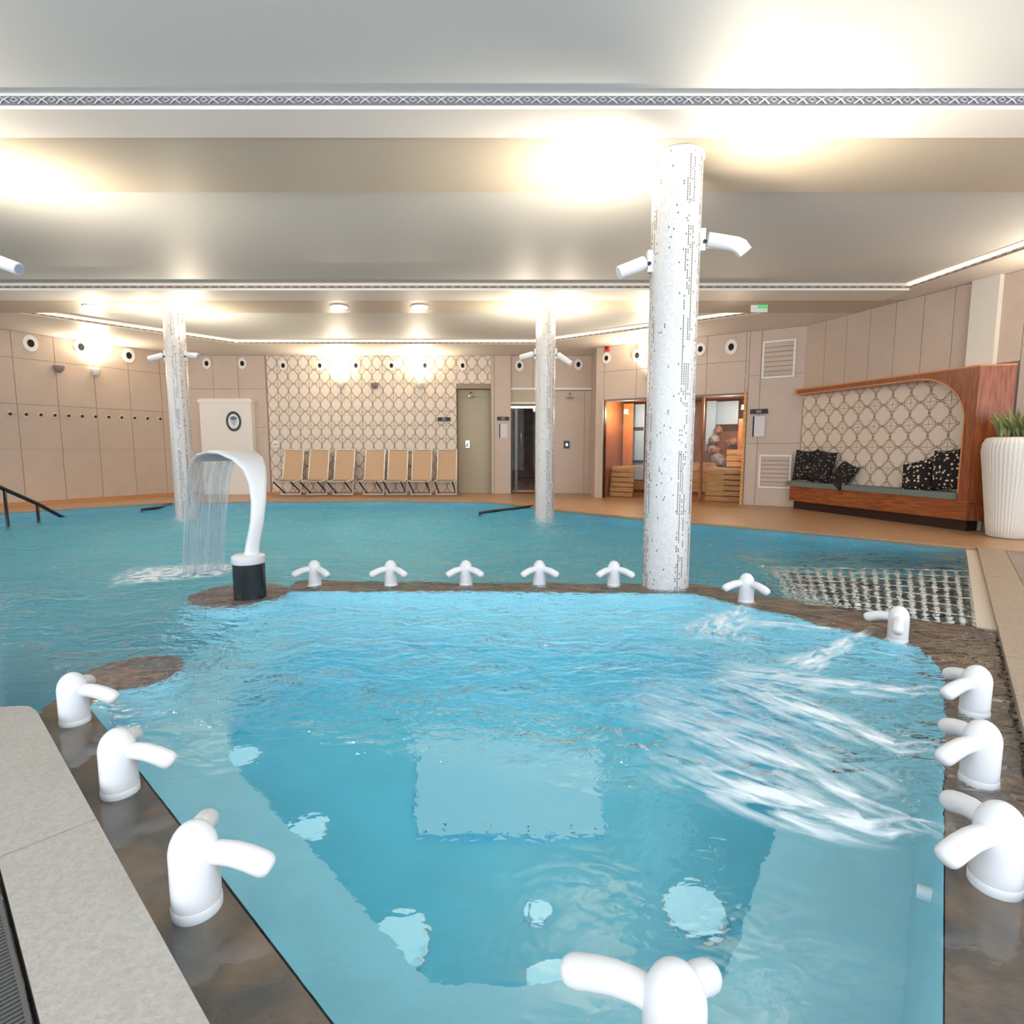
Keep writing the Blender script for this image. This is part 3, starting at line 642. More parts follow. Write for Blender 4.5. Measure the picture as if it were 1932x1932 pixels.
def lace(name, p, q_, lab, pitch=.13, led=0):
    g_ = empty(name, (p.x, p.y, ZS), lab, 'vent strip'); L_ = (q_ - p).length; d = (q_ - p).normalized(); nn = Vector((d.y, -d.x, 0))
    if nn.dot(Vector((0, 4, 0)) - p) < 0: nn = -nn
    m = MB(); m.prism([p + nn * .003, q_ + nn * .003, q_ + nn * .008, p + nn * .008], ZS + .012, ZS + .04); m.build('backing', mat('dark_vent_slot', (120, 104, 90), .6), g_)
    m = MB(); n = int(L_ / pitch)
    for k in range(n):
        a0 = p + d * (k * pitch); m.prism([a0 + nn * .008, a0 + d * pitch * .45 + nn * .008, a0 + d * pitch * .45 + nn * .016, a0 + nn * .012], ZS + .022, ZS + .03)
    o = m.build('links', linkm, g_); o['kind'] = 'stuff'
    if led: m = MB(); m.prism([p + nn * .004, q_ + nn * .004, q_ + nn * .03, p + nn * .03], ZS + .054, ZS + .062); m.build('led_strip', LED, g_)
lace('pierced_vent_strip', Vector((-11.8, YB1, 0)), Vector((q0.x, YB1, 0)), 'thin dark pierced vent strip on the second ceiling beam')
lace('pierced_vent_strip', Vector((q0.x, YB1, 0)), Vector((coffB[1].x, YB0, 0)), 'slanting vent strip on the ceiling above the right wall', led=1)
lace('pierced_vent_strip', Vector((coffC[0].x, YC0, 0)), Vector((coffC[3].x, YC1, 0)), 'slanting vent strip on the ceiling along the left wall', led=1)
lace('pierced_vent_strip', Vector((coffC[3].x, YC1, 0)), Vector((coffC[2].x, YC1, 0)), 'long vent strip on the ceiling before the circle-patterned wall', led=1)
lace('pierced_vent_strip', Vector((coffC[2].x, YC1, 0)), Vector((coffC[1].x, YC0, 0)), 'slanting vent strip on the ceiling before the sauna front', led=1)

# ================================================================= THINGS
# ---- mosaic pillars with their lamps
def pillar(x, y, r, lab):
    o = empty('mosaic_pillar', (x, y, 0), lab, 'pillar', 'white mosaic pillars')
    seg = 40; z0, z1 = -.6, ZS - .004; b = bmesh.new(); uvl = b.loops.layers.uv.new('UVMap')
    A = [b.verts.new((x + r * math.cos(2 * PI * k / seg), y + r * math.sin(2 * PI * k / seg), z0)) for k in range(seg)]
    B = [b.verts.new((x + r * math.cos(2 * PI * k / seg), y + r * math.sin(2 * PI * k / seg), z1)) for k in range(seg)]
    for k in range(seg):
        f = b.faces.new((A[k], A[(k + 1) % seg], B[(k + 1) % seg], B[k])); f.smooth = True
        for lp, c in zip(f.loops, ((k / seg, 0), ((k + 1) / seg, 0), ((k + 1) / seg, 1), (k / seg, 1))): lp[uvl].uv = c
    me = D.meshes.new('shaft'); b.to_mesh(me); b.free(); me.materials.append(M['pillar']); s_ = D.objects.new('shaft', me); COL.objects.link(s_)
    s_.parent = o; s_.matrix_parent_inverse = o.matrix_basis.inverted() if False else Matrix.Translation((-x, -y, 0))
    m = MB(); m.lathe([(r + .004, ZS - .03), (r + .012, ZS - .028), (r + .012, ZS - .006), (r + .004, ZS - .005)], x, y, 40); c_ = m.build('top_collar', 'paint', o, 40)
    return o
PM = Vector((1.319, 4.76, 0)); PL = Vector((-4.74, 4.76, 0)); F1 = Vector((-5.70, 9.80, 0)); F2 = Vector((.560, 9.66, 0))
pillar(PM.x, PM.y, .195, 'big white mosaic pillar at the back corner of the bubbling basin')
pillar(PL.x, PL.y, .195, 'white mosaic pillar just beyond the left edge of the photograph')
pillar(F1.x, F1.y, .165, 'slim white mosaic pillar in the pool behind the swan-neck fountain')
pillar(F2.x, F2.y, .165, 'slim white mosaic pillar in the pool before the dark steam-room door')
def head(p0, p1, r, lab, bent=False):
    p0, p1 = Vector(p0), Vector(p1); d = (p1 - p0).normalized()
    o = empty('pillar_spotlight', p0, lab, 'spotlight', 'white spotlights on the pillars')
    m = MB(); m.tube([p0 + d * .03, p0 + d * .04, p1 - d * .012, p1], [r * .9, r, r, r * .92], 20); m.build('housing', 'white', o, 40)
    m = MB(); m.tube([p1 - d * .004, p1 + d * .004], [r * .8, r * .78], 20); m.build('lens', 'paleblue', o)
    if bent: m = MB(); m.tube([p1 - d * .02, p1 + d * .02 + Vector((0, 0, -.01)), p1 + d * .06 + Vector((0, 0, -.05))], [r * 1.02, r * 1.02, r * .95], 20); m.build('visor', 'white', o, 40)
    m = MB(); m.box(-.028, .028, -.03, .03, -.10, .07, Matrix.Translation(p0 - d * .02)); m.build('bracket', 'white', o, bevel=.006)
    m = MB(); m.tube([p0 + Vector((0, -.045, -.03)), p0 + Vector((0, .045, -.03))], .014, 10); m.build('pivot', 'black', o)
    return o
hl0 = PM + Vector((-.22, -.02, 2.66)); hl1 = onY(1167, 515, 4.72)
head(hl0, hl1, .052, 'tilted white spotlight on the left side of the big pillar')
hr0 = PM + Vector((.22, -.02, 2.83)); hr1 = onY(1393, 462, 4.72)
head(hr0, hr1, .058, 'level white spotlight on the right side of the big pillar', True)
head(PL + Vector((.22, 0, 2.80)), onY(36, 508, 4.74), .05, 'white spotlight poking in at the left edge of the photo')
for P, a, lab in ((F1, -1, 'small spotlight on the left of the pillar behind the fountain'), (F1, 1, 'small spotlight on the right of the pillar behind the fountain'), (F2, -1, 'small spotlight on the left of the pillar before the steam-room door'), (F2, 1, 'small drooping spotlight on the right of the pillar before the steam-room door')):
    head(P + Vector((a * .18, -.02, 2.74)), P + Vector((a * .42, -.08, 2.66 + (0 if a < 0 else (-.1 if P is F2 else .05)))), .05, lab)
# light thrown up by those lamps, plus added fill behind the far pillars
spot('pillar_uplight_and_fill', PM + Vector((-.40, .03, 2.80)), (PM.x - .8, PM.y + .45, ZS), 120, 172)
spot('pillar_uplight_and_fill', PM + Vector((.46, -.22, 2.62)), (PM.x + 1.25, PM.y - .95, ZC), 95, 175)
spot('pillar_uplight_and_fill', PL + Vector((.35, .05, 2.66)), (PL.x + .5, PL.y + .6, ZS), 130, 172)
spot('pillar_uplight_and_fill', PL + Vector((.3, -.2, 2.72)), (PL.x + 1.0, PL.y - .8, ZC), 40, 150)
for P in (F1, F2):
    spot('pillar_uplight_and_fill', P + Vector((0, .30, 2.7)), P + Vector((0, 1.1, ZC)), 70, 175)  # added fill with no fixture, to brighten the back coffer
    for a in (-1, 1): spot('pillar_uplight_and_fill', P + Vector((a * .33, -.12, 2.8)), P + Vector((a * .8, -.35, ZS)), 62, 172)

# ---- massage jets
def jet(x, y, ang, lab, sc=1., spread=55, reach=(1., 1.)):
    o = empty('massage_jet', (x, y, 0), lab, 'water jet', 'white massage jets round the basin')
    r = .056 * sc; hh = .212 * sc; cap = .075 * sc
    prof = [(r * .97, -.035), (r, -.03), (r, hh - cap)] + [(r * math.cos(a), hh - cap + cap * math.sin(a)) for a in [PI / 2 * k / 9 for k in range(1, 9)]] + [(.002, hh)]
    m = MB(); m.lathe(prof, x, y, 36); m.build('body', 'white', o, 60)
    m = MB(); m.lathe([(r + .0005, -.034), (r + .0018, -.03), (r + .0018, .006), (r + .0005, .009)], x, y, 36); m.build('base_ring', 'white', o, 40)
    for sg in (-1, 1):
        a = math.radians(ang + sg * spread); d = Vector((math.cos(a), math.sin(a), 0))
        pr = [(.03, .130, .027), (.065, .134, .028), (.10, .130, .029), (.135, .119, .030), (.165, .106, .0305), (.178, .100, .029), (.187, .0955, .024), (.1915, .093, .015), (.193, .092, .004)]
        m = MB(); m.tube([Vector((x, y, z * sc)) + d * (s_ * sc * reach[sg > 0]) for s_, z, _ in pr], [q_ * sc for *_, q_ in pr], 18); m.build('arm', 'white', o, 60)
    return o
def jat(px, yb): p = at(px, yb, 0); return p.x, p.y + .056
for (px, yb, ang, sc, lab) in [
    (348, 1735, 54, 1.03, 'white two-armed massage jet nearest the camera on the left stone edge'),
    (205, 1505, 54, 1., 'white two-armed massage jet in the middle of the three on the left edge'),
    (122, 1369, 54, .98, 'white two-armed massage jet farthest back on the left edge, by the coping end'),
    (590, 1104, 270, .97, 'white massage jet on the back edge next to the fountain base'),
    (735, 1104, 270, .97, 'second white massage jet from the fountain on the back edge'),
    (878, 1104, 270, .97, 'middle white massage jet of the five on the back edge'),
    (1018, 1104, 270, .97, 'fourth white massage jet from the fountain on the back edge'),
    (1160, 1105, 268, .97, 'white massage jet on the back edge just left of the big pillar'),
    (1413, 1136, 245, 1., 'white massage jet on the slanting back edge right of the big pillar'),
    (1705, 1212, 180, .98, 'white massage jet at the right rear corner with one arm facing the camera'),
    (1858, 1352, 141, .98, 'farthest of the three white massage jets on the right edge'),
    (1872, 1485, 141, 1., 'middle of the three white massage jets on the right edge'),
    (1912, 1690, 141, 1.04, 'nearest of the three white massage jets, cut by the right photo edge')]:
    x, y = jat(px, yb); jet(x, y, ang, lab, sc)
p = at(1275, 1838, .20); jet(p.x, p.y, 97, 'white massage jet at the bottom of the photo seen from above', 1.03, 53, (.70, 1.12))

# ---- swan-neck fountain
so = at(461, 1132, 0); so.y += .1; sx, sy = so.x, so.y
sw = empty('swan_neck_fountain', (sx, sy, 0), 'white swan-neck water spout on a black drum by the brown island', 'fountain')
m = MB(); m.lathe([(.118, -.03), (.118, .27), (.112, .275)], sx, sy, 36); m.build('drum', mat('black_glossy_drum', (30, 32, 34), .22), sw, 40)
m = MB(); m.lathe([(.118, .27), (.122, .275), (.122, .325), (.10, .34), (.02, .342)], sx, sy, 36); m.build('collar', 'white', sw, 40)
def spx(x, y, Y): return onY(x, y, Y)
flow = Vector((-.72, .69, 0)).normalized(); wv = Vector((flow.y, -flow.x, 0))
cpts = [(473, 1058, 0), (478, 1020, .0), (485, 985, .0), (488, 945, .02), (486, 910, .07), (480, 885, .15), (467, 866, .26), (449, 855, .40), (430, 853, .53), (416, 858, .64), (407, 868, .71)]
hw = [.055, .050, .050, .056, .070, .092, .125, .158, .18, .196, .206]
pts = [onY(x, y, sy + dy) for x, y, dy in cpts]
m = MB(); rows = []
for i, p in enumerate(pts):
    t = (pts[min(i + 1, len(pts) - 1)] - pts[max(i - 1, 0)]).normalized(); nrm = wv.cross(t).normalized(); th = .042 - .030 * (i / (len(pts) - 1)); ring = []
    for k in range(20):
        a = 2 * PI * k / 20; ca, sa = math.cos(a), math.sin(a)
        ring.append(m.b.verts.new(p + wv * (hw[i] * math.copysign(abs(ca) ** .6, ca)) + nrm * (th * math.copysign(abs(sa) ** .8, sa))))
    rows.append(ring)
for i in range(len(rows) - 1):
    for k in range(20): m.b.faces.new((rows[i][k], rows[i][(k + 1) % 20], rows[i + 1][(k + 1) % 20], rows[i + 1][k]))
m.b.faces.new(rows[0]); m.b.faces.new(rows[-1][::-1])
nk = m.build('neck', 'white', sw, 50)
lip = pts[-1]
m = MB(); m.tube([lip - wv * .19 + flow * .004, lip + wv * .19 + flow * .004], .006, 8); m.build('outlet_slot', 'greyprint', sw)
# falling sheet: strands plus a thin veil
wf = empty('water_curtain', lip, 'clear falling curtain of water streaming from the white swan-neck spout', 'water')
def fall(s_, v):           # v across the lip, s_ 0..1 down
    z = lip.z * (1 - s_ ** 1.6); p = lip + wv * (v * (1 - .10 * s_)) + flow * .012 + Vector((-.95, .31, 0)) * (.22 * s_ ** .8); return Vector((p.x, p.y, max(z, .005)))
m = MB(); cols = []
for i in range(15):
    v = -.19 + .38 * i / 14; cols.append([m.b.verts.new(fall(j / 14, v) + Vector((.012 * math.sin(i * 2.4), 0, 0))) for j in range(15)])
for i in range(14):
    for j in range(14): m.b.faces.new((cols[i][j], cols[i + 1][j], cols[i + 1][j + 1], cols[i][j + 1]))
ve = m.build('veil', 'fall', wf, 1)
for i in range(13):
    v = -.185 + .37 * i / 12 + random.uniform(-.008, .008); m = MB(); L0 = 0 if i % 3 else .1
    m.tube([fall(L0 + (1 - L0) * j / 12, v) + Vector((random.uniform(-.002, .002), random.uniform(-.003, .003), 0)) for j in range(13)], [.004 + .004 * random.random() + .004 * j / 12 for j in range(13)], 6); m.build('strand', 'fall', wf, 1)

# ---- foam trails
def foam(pxs, wid, lab, dens=1., z=.012, cat='foam', mname='foam'):
    P = [at(x, y, z) for x, y in pxs]; fine = []
    for i in range(len(P) - 1):
        for k in range(8): fine.append(P[i].lerp(P[i + 1], k / 8))
    fine.append(P[-1]); n = len(fine); b = bmesh.new(); uvl = b.loops.layers.uv.new('UVMap'); rows = []; dn = []; uvs = []
    s_ = 0
    for i, p in enumerate(fine):
        t = (fine[min(i + 1, n - 1)] - fine[max(i - 1, 0)]).normalized(); nn = Vector((-t.y, t.x, 0)); f = i / (n - 1)
        wd = wid[0] + (wid[1] - wid[0]) * f
        if i: s_ += (p - fine[i - 1]).length
        row = []
        for k in range(9):
            v = k / 8 * 2 - 1
            row.append(b.verts.new(p + nn * (wd * v) + Vector((0, 0, .012 * (1 - v * v) * math.sin(PI * f) + .004 * noise.noise(p * 9 + nn * v))))); dn.append((1 - v * v) * min(1, 5 * (1 - f)) * min(1, 8 * f + .15) * dens); uvs.append((s_ * 1.4, wd * v * 3.2))
        rows.append(row)
    b.verts.index_update()
    for i in range(n - 1):
        for k in range(8):
            f = b.faces.new((rows[i][k], rows[i][k + 1], rows[i + 1][k + 1], rows[i + 1][k])); f.smooth = True
            for lp in f.loops: lp[uvl].uv = uvs[lp.vert.index]
    me = D.meshes.new('foam_trail'); b.to_mesh(me); b.free(); me.materials.append(M[mname])
    a = me.attributes.new('dens', 'FLOAT', 'POINT')
    for i, v in enumerate(dn): a.data[i].value = v
    o = D.objects.new('foam_trail', me); COL.objects.link(o); tag(o, lab, cat, 'white foam trails on the basin water')
foam([(1785, 1298), (1710, 1306), (1600, 1298), (1480, 1280), (1340, 1262)], (.04, .21), 'white foam trail from the farthest right-edge jet', 1.1)
foam([(1785, 1405), (1690, 1412), (1610, 1380), (1500, 1335), (1330, 1272)], (.03, .21), 'white foam trail from the middle right-edge jet', 1.2)
foam([(1785, 1558), (1700, 1556), (1640, 1565), (1550, 1545), (1430, 1500), (1210, 1412)], (.02, .21), 'broad white foam trail from the nearest right-edge jet', 1.5)
foam([(1785, 1585), (1690, 1540), (1600, 1505), (1510, 1460), (1360, 1395), (1180, 1330)], (.015, .18), 'upper branch of foam trail from the nearest right-edge jet', 1.1)
foam([(1700, 1500), (1590, 1450), (1470, 1400), (1330, 1345), (1170, 1290)], (.10, .34), 'wide thin foam veil between the right-edge jet trails', .6)
foam([(1655, 1182), (1600, 1212), (1540, 1245), (1480, 1262)], (.02, .16), 'foam splash below the corner jet at the right rear', 1.1)
foam([(1640, 1190), (1540, 1186), (1450, 1178), (1360, 1168)], (.02, .16), 'thin foam streak running left from the right rear corner jet', .8)
foam([(1408, 1142), (1390, 1160), (1360, 1180), (1350, 1215)], (.05, .3), 'foam splash in front of the jet right of the big pillar', 1.0)
foam([(445, 1074), (400, 1076), (330, 1080), (205, 1090)], (.30, .5), 'white splash where the water curtain hits the pool', 1.6, mname='splash')

# ---- bubble grid lounger in the outer pool
g0, g1, g2, g3 = under(1458, 1066, -.07), under(1850, 1078, -.07), under(1868, 1192, -.07), under(1490, 1125, -.07)
bgx = empty('underwater_grid_lounger', g0.lerp(g2, .5), 'submerged white steel grid lounger at the right end of the pool', 'grid lounger')
def gp(a, b_): p = g0.lerp(g1, a).lerp(g3.lerp(g2, a), b_); p.z = -.05 - .10 * (1 - a) ** 2; return p
for k in range(8):
    b_ = k / 7; m = MB(); m.tube([gp(a / 10, b_) for a in range(11)], .013, 8, .6); m.build('long_bar', 'steel', bgx, 1)
for k in range(19):
    a_ = k / 18; m = MB(); m.tube([gp(a_, j / 6) for j in range(7)], .017, 8, .6); m.build('cross_bar', 'steel', bgx, 1)
m = MB(); m.prism([g0, g1, g2, g3], -.45, -.42); m.build('dark_tray', mat('dark_teal_tray', (40, 84, 92), .5), bgx)

# ---- handrail, low black tubes for dark marks at the waterline
hr = empty('pool_handrail', at(63, 978, 0), 'black metal handrail sloping down into the pool at the far left', 'handrail')
a0, a1, a2 = at(15, 992, 0), at(63, 980, 0), at(124, 974, 0)
zz0 = onY(15, 923, a0.y).z; zz1 = onY(63, 950, a1.y).z
dd = (Vector((a0.x, a0.y, zz0)) - a2)
m = MB(); m.tube([a2 + Vector((0, 0, -.05)), a2.lerp(a2 + dd, .5), a2 + dd, a2 + dd * 1.5], .030, 12); m.build('rail', 'black', hr, 1)
m = MB(); m.tube([Vector((a0.x, a0.y, -.7)), Vector((a0.x, a0.y, zz0))], .022, 10); m.build('post', 'black', hr, 1)
q_ = a2 + dd * .5; m = MB(); m.tube([Vector((q_.x, q_.y, -.7)), q_], .022, 10); m.build('post', 'black', hr, 1)
for pts_, lab in (([(905, 968), (950, 962), (1005, 955)], 'low black tube at the water edge left of the second slim pillar'), ([(268, 962), (300, 958), (322, 950)], 'low black tube at the water edge left of the fountain')):
    o = empty('waterline_tube', at(*pts_[1], .02), lab, 'rail'); m = MB(); m.tube([at(x, y, .02) for x, y in pts_], .03, 8); m.build('bar', 'black', o, 1)
    for x, y in (pts_[0], pts_[2]):
        p = at(x, y, .02); m = MB(); m.tube([p + Vector((0, 0, -.3)), p], .02, 8); m.build('post', 'black', o, 1)

# ---- wall air nozzles, sconces, studs
def nozzle(W, px, py, r, lab):
    u, z = W.px(px, py, .02); o = empty('air_nozzle', W.pt(u, z, .02), lab, 'air vent', 'round white air nozzles on the walls')
    def ell(rr, n=24): return [(u + rr * math.cos(2 * PI * k / n), z + rr * 1.3 * math.sin(2 * PI * k / n)) for k in range(n)]
    m = MB(); m.wprism(W, ell(r), .0, .05); m.build('ring', 'paint', o, bevel=.01)
    m = MB(); m.wprism(W, ell(r * .46), .045, .058); m.build('throat', 'dark', o)
for i, (x, y) in enumerate(((57, 648), (152, 655), (242, 671), (320, 678))): nozzle(LW, x, y, .125, '%s round white air nozzle on the left wall' % ('leftmost', 'second', 'third', 'fourth')[i])
for i, x in enumerate((391, 458)): nozzle(BW, x, 686, .105, 'round air nozzle above the white locker, %s' % ('left one', 'right one')[i])
for i, x in enumerate((535, 604, 672, 739, 802, 873)): nozzle(BW, x, 690, .095, 'round air nozzle high on the circle-patterned wall, %s from its left end' % ('first', 'second', 'third', 'fourth', 'fifth', 'sixth')[i])
nozzle(RB, 980, 690, .105, 'round air nozzle above the dark steam-room door'); nozzle(RB, 1091, 688, .105, 'round air nozzle above the plain shower recess')
nozzle(SW, 1145, 676, .095, 'round air nozzle under the red alarm'); nozzle(SW, 1203, 671, .105, 'round air nozzle left of the big pillar on the sauna wall'); nozzle(SW, 1322, 659, .10, 'round air nozzle half hidden by the big pillar'); nozzle(SW, 1380, 655, .115, 'round air nozzle on the sauna wall beside the white vent frame')
st = []
for i in range(12):
    x = 18 + (301 - 18) * (i / 11) ** .93; y = 781 + 9.5 * i / 11
    u, z = LW.px(x, y, .02); o = empty('robe_hook', LW.pt(u, z, .02), '%s dark hook from the left end of the left wall row' % ('first second third fourth fifth sixth seventh eighth ninth tenth eleventh twelfth'.split()[i]), 'hook', 'row of hooks on the left wall')
    m = MB(); m.wprism(LW, [(u + .035 * math.cos(k * PI / 6), z + .05 * math.sin(k * PI / 6)) for k in range(12)], .02, .03); m.build('plate', 'paint', o)
    m = MB(); m.wprism(LW, [(u + .022 * math.cos(k * PI / 6), z + .032 * math.sin(k * PI / 6)) for k in range(12)], .03, .07); m.build('knob', 'woodd', o)
def sconce(W, px, py, lit, lab):
    u, z = W.px(px, py, .08); c = W.pt(u, z, .12); o = empty('wall_sconce', W.pt(u, z, .02), lab, 'wall lamp', 'wall lamps')
    m = MB(); m.lathe([(.02, z - .09), (.06, z - .06), (.09, z), (.095, z + .05), (.085, z + .05), (.05, z)], c.x, c.y, 20); m.build('bowl', 'paint' if lit else 'greysign', o, 40)
    m = MB(); m.wbox(W, u - .04, u + .04, z - .07, z + .07, .015, .06); m.build('back_plate', 'paint' if lit else 'greysign', o)
    if lit:
        m = MB(); m.lathe([(.07, z + .02), (.07, z + .03), (.01, z + .032)], c.x, c.y, 20); m.build('bulb', 'lamp', o)
        spot('sconce_light', W.pt(u, z + .08, .16), W.pt(u, z + .9, .7), 95, 175)
sconce(LW, 180, 702, 1, 'lit white bowl sconce on the left wall below the nozzles'); sconce(LW, 110, 695, 0, 'small unlit grey sconce on the left wall')
sconce(BW, 643, 727, 1, 'lit sconce on the circle-patterned wall above the third lounger'); sconce(BW, 707, 727, 0, 'small unlit grey sconce in the middle of the circle-patterned wall'); sconce(BW, 792, 727, 1, 'lit sconce on the circle-patterned wall above the sixth lounger')
sconce(SW, 1222, 707, 1, 'lit sconce on the sauna wall beside the big pillar')
# wall lamps on the right wall outside the frame
for u in (4.6, 6.4, 7.9):
    z = 2.75; c = RW.pt(u, z, .12); o = empty('wall_sconce', RW.pt(u, z, .02), 'white sconce on the right wall past the photo edge, %s from the pilaster' % {4.6: 'nearest', 6.4: 'second', 7.9: 'third'}[u], 'wall lamp', 'right wall lamps past the photo edge')
    m = MB(); m.lathe([(.02, z - .09), (.06, z - .06), (.09, z), (.095, z + .05), (.085, z + .05), (.05, z)], c.x, c.y, 20); m.build('bowl', 'paint', o, 40)
    spot('sconce_light', RW.pt(u, z + .08, .18), RW.pt(u, z + 1, .5), 120, 165)
# recessed downlights in the second taupe board
for x, lab in ((175, 'leftmost of the three recessed ceiling lamps'), (640, 'middle of the three recessed ceiling lamps'), (792, 'rightmost of the three recessed ceiling lamps')):
    p = at(x, 579, ZS - .01); o = empty('downlight', p, lab, 'ceiling lamp', 'recessed ceiling lamps')
    m = MB(); m.lathe([(.14, ZS - .016), (.15, ZS - .012), (.15, ZS - .003), (.14, ZS - .002)], p.x, p.y, 24); m.build('rim', 'paint', o)
    m = MB(); m.lathe([(.13, ZS - .018), (.13, ZS - .014), (.01, ZS - .013)], p.x, p.y, 24); m.build('lamp_glass', 'lamp', o)
    spot('downlight_beam', (p.x, p.y, ZS - .05), (p.x, p.y, 0), 110, 130)
# exit sign and alarm
p = at(1432, 588, ZS - .16); o = empty('exit_sign', (p.x, p.y, ZS), 'small green and white exit sign hanging from the ceiling', 'sign')
m = MB(); m.box(p.x - .13, p.x + .13, p.y - .01, p.y + .01, ZS - .17, ZS - .06); m.build('board', 'paint', o)
m = MB(); m.box(p.x - .03, p.x + .13, p.y - .014, p.y - .011, ZS - .115, ZS - .065); m.build('green_field', 'greenlit', o)
m = MB(); m.tube([(p.x, p.y, ZS - .06), (p.x, p.y, ZS)], .008, 8); m.build('hanger', 'chrome', o)
u, z = SW.px(1146, 657, .02); o = empty('fire_alarm', SW.pt(u, z, .02), 'small red fire alarm high on the sauna wall', 'alarm')
MB().wbox(SW, u - .055, u + .055, z - .07, z + .06, .02, .07).build('case', 'red', o, bevel=.01); MB().wbox(SW, u - .02, u + .02, z - .03, z + .02, .07, .08).build('sounder', 'dark', o)
# vent frames
for (x0, y0, x1, y1, lab) in ((1440, 645, 1499, 711, 'upper square white-framed vent panel beside the bench alcove'), (1433, 858, 1491, 922, 'lower square white-framed vent panel beside the bench alcove')):
    u0, z1 = SW.px(x0, y0, .02); u1, z0 = SW.px(x1, y1, .02); o = empty('vent_panel', SW.pt((u0 + u1) / 2, z0, .02), lab, 'vent panel'); t_ = .035
    MB().wbox(SW, u0 + t_, u1 - t_, z0 + t_, z1 - t_, .02, .028).build('grille', 'joint', o)
    for k in range(7):
        zz = z0 + t_ + (z1 - z0 - 2 * t_) * (k + .15) / 7; MB().wbox(SW, u0 + t_, u1 - t_, zz, zz + (z1 - z0 - 2 * t_) / 7 * .8, .028, .034).build('slat', mat('beige_slat', (190, 176, 164), .5) if k == 0 and 'bs' not in M else M.get('bs', 'beige'), o)
    for q_ in ((u0, u1, z1 - t_, z1), (u0, u1, z0, z0 + t_), (u0, u0 + t_, z0 + t_, z1 - t_), (u1 - t_, u1, z0 + t_, z1 - t_)): MB().wbox(SW, *q_, .02, .05).build('frame_bar', 'paint', o)
# signs
def sign(W, x0, x1, y, hpx, lab, paper=None):
    u0, z = W.px(x0, y, .03); u1, _ = W.px(x1, y, .03); hz = abs(W.px(x0, y - hpx, .03)[1] - z); o = empty('wall_sign', W.pt((u0 + u1) / 2, z, .03), lab, 'sign'); du = u1 - u0
    MB().wbox(W, u0, u1, z - hz / 2, z + hz / 2, .05, .065).build('plaque', 'sign', o); MB().wbox(W, u0 + du * .36, u0 + du * .64, z - hz * .3, z + hz * .3, .065, .068).build('faded_middle', 'greysign', o)
    if paper:
        x2, x3, y2, y3 = paper; a0_, z3 = W.px(x2, y3, .03); a1_, z2 = W.px(x3, y2, .03)
        MB().wbox(W, a0_, a1_, z3, z2, .05, .056).build('notice_sheet', 'paper', o); MB().wbox(W, a0_ + (a1_ - a0_) * .05, a0_ + (a1_ - a0_) * .18, z3, z2, .056, .060).build('dark_spine', 'sign', o)
sign(BW, 826, 850, 791, 7, 'small dark plaque on the circle-patterned wall left of the shower niche')
sign(BW, 938, 961, 790, 7, 'dark plaque over a white notice between shower niche and steam door', (941, 957, 800, 826))
sign(SW, 1416, 1449, 777, 9, 'dark plaque over a white notice right of the sauna glass', (1418, 1444, 785, 824))
# white locker with round emblem
u0, z1 = BW.px(375, 752, .2); u1, _ = BW.px(473, 752, .2); lo = empty('white_locker', BW.pt((u0 + u1) / 2, ZD, .2), 'white cabinet with a black ring emblem behind the fountain', 'cabinet')
MB().wbox(BW, u0, u1, ZD, z1, .02, .2).build('body', 'paint', lo, bevel=.012); MB().wbox(BW, u0 - .03, u1 + .03, z1 - .10, z1 - .03, .02, .22).build('top_cap', 'paint', lo, bevel=.01)
MB().wbox(BW, u0 + .04, u1 - .04, ZD + .06, z1 - .14, .2, .208).build('door', 'paint', lo)
u, z = BW.px(441, 795, .21)
def ring_(r0, r1, a0_, a1_, n=28, cx=u, cz=z): return [(cx + r1 * math.cos(a0_ + (a1_ - a0_) * k / n), cz + 1.32 * r1 * math.sin(a0_ + (a1_ - a0_) * k / n)) for k in range(n + 1)] + [(cx + r0 * math.cos(a1_ + (a0_ - a1_) * k / n), cz + 1.32 * r0 * math.sin(a1_ + (a0_ - a1_) * k / n)) for k in range(n + 1)]
m = MB(); m.wprism(BW, ring_(.138, .186, 0, PI), .208, .222); m.wprism(BW, ring_(.138, .186, PI, 2 * PI), .208, .222); em = m.build('emblem', 'black', lo)
m = MB(); m.wprism(BW, [(u + .139 * math.cos(k * PI / 14), z + .184 * math.sin(k * PI / 14)) for k in range(28)], .207, .214); m.build('emblem_disc', 'white', em)
m = MB(); m.wprism(BW, [(u, z + .02)] + [(u + .10 * math.cos(a), z + .02 + .105 * math.sin(a)) for a in [PI * (.12 + .76 * k / 12) for k in range(13)]], .214, .218); m.build('emblem_fan', 'greyprint', em)
m = MB(); m.wprism(BW, [(u, z - .12), (u + .085, z + .02), (u + .03, z + .045), (u, z - .01), (u - .03, z + .045), (u - .085, z + .02)], .214, .217); m.build('emblem_drop', 'blueish', em)
# shower fittings
def shower(W, off, x, y, lab):
    u, z = W.px(x, y, off + .2); o = empty('wall_shower', W.pt(u, z, off), lab, 'shower')
    m = MB(); m.tube([W.pt(u, z + .10, off), W.pt(u, z + .12, off + .1), W.pt(u, z + .08, off + .2), W.pt(u, z + .02, off + .2)], .014, 8); m.build('arm', 'chrome', o, 1)
    c = W.pt(u, z, off + .2); m = MB(); m.lathe([(.02, z + .03), (.09, z + .01), (.10, z - .012), (.09, z - .016)], c.x, c.y, 20); m.build('rose', 'chrome', o, 40)
shower(BW, -.28, 888, 748, 'chrome shower head in the olive shower niche'); shower(RB, -.03, 1076, 750, 'chrome shower head in the plain recess right of the slim pillar')
u, z = BW.px(882, 838, -.2); o = empty('shower_mixer', BW.pt(u, z, -.28), 'white and chrome shower mixer handle in the olive niche', 'tap')
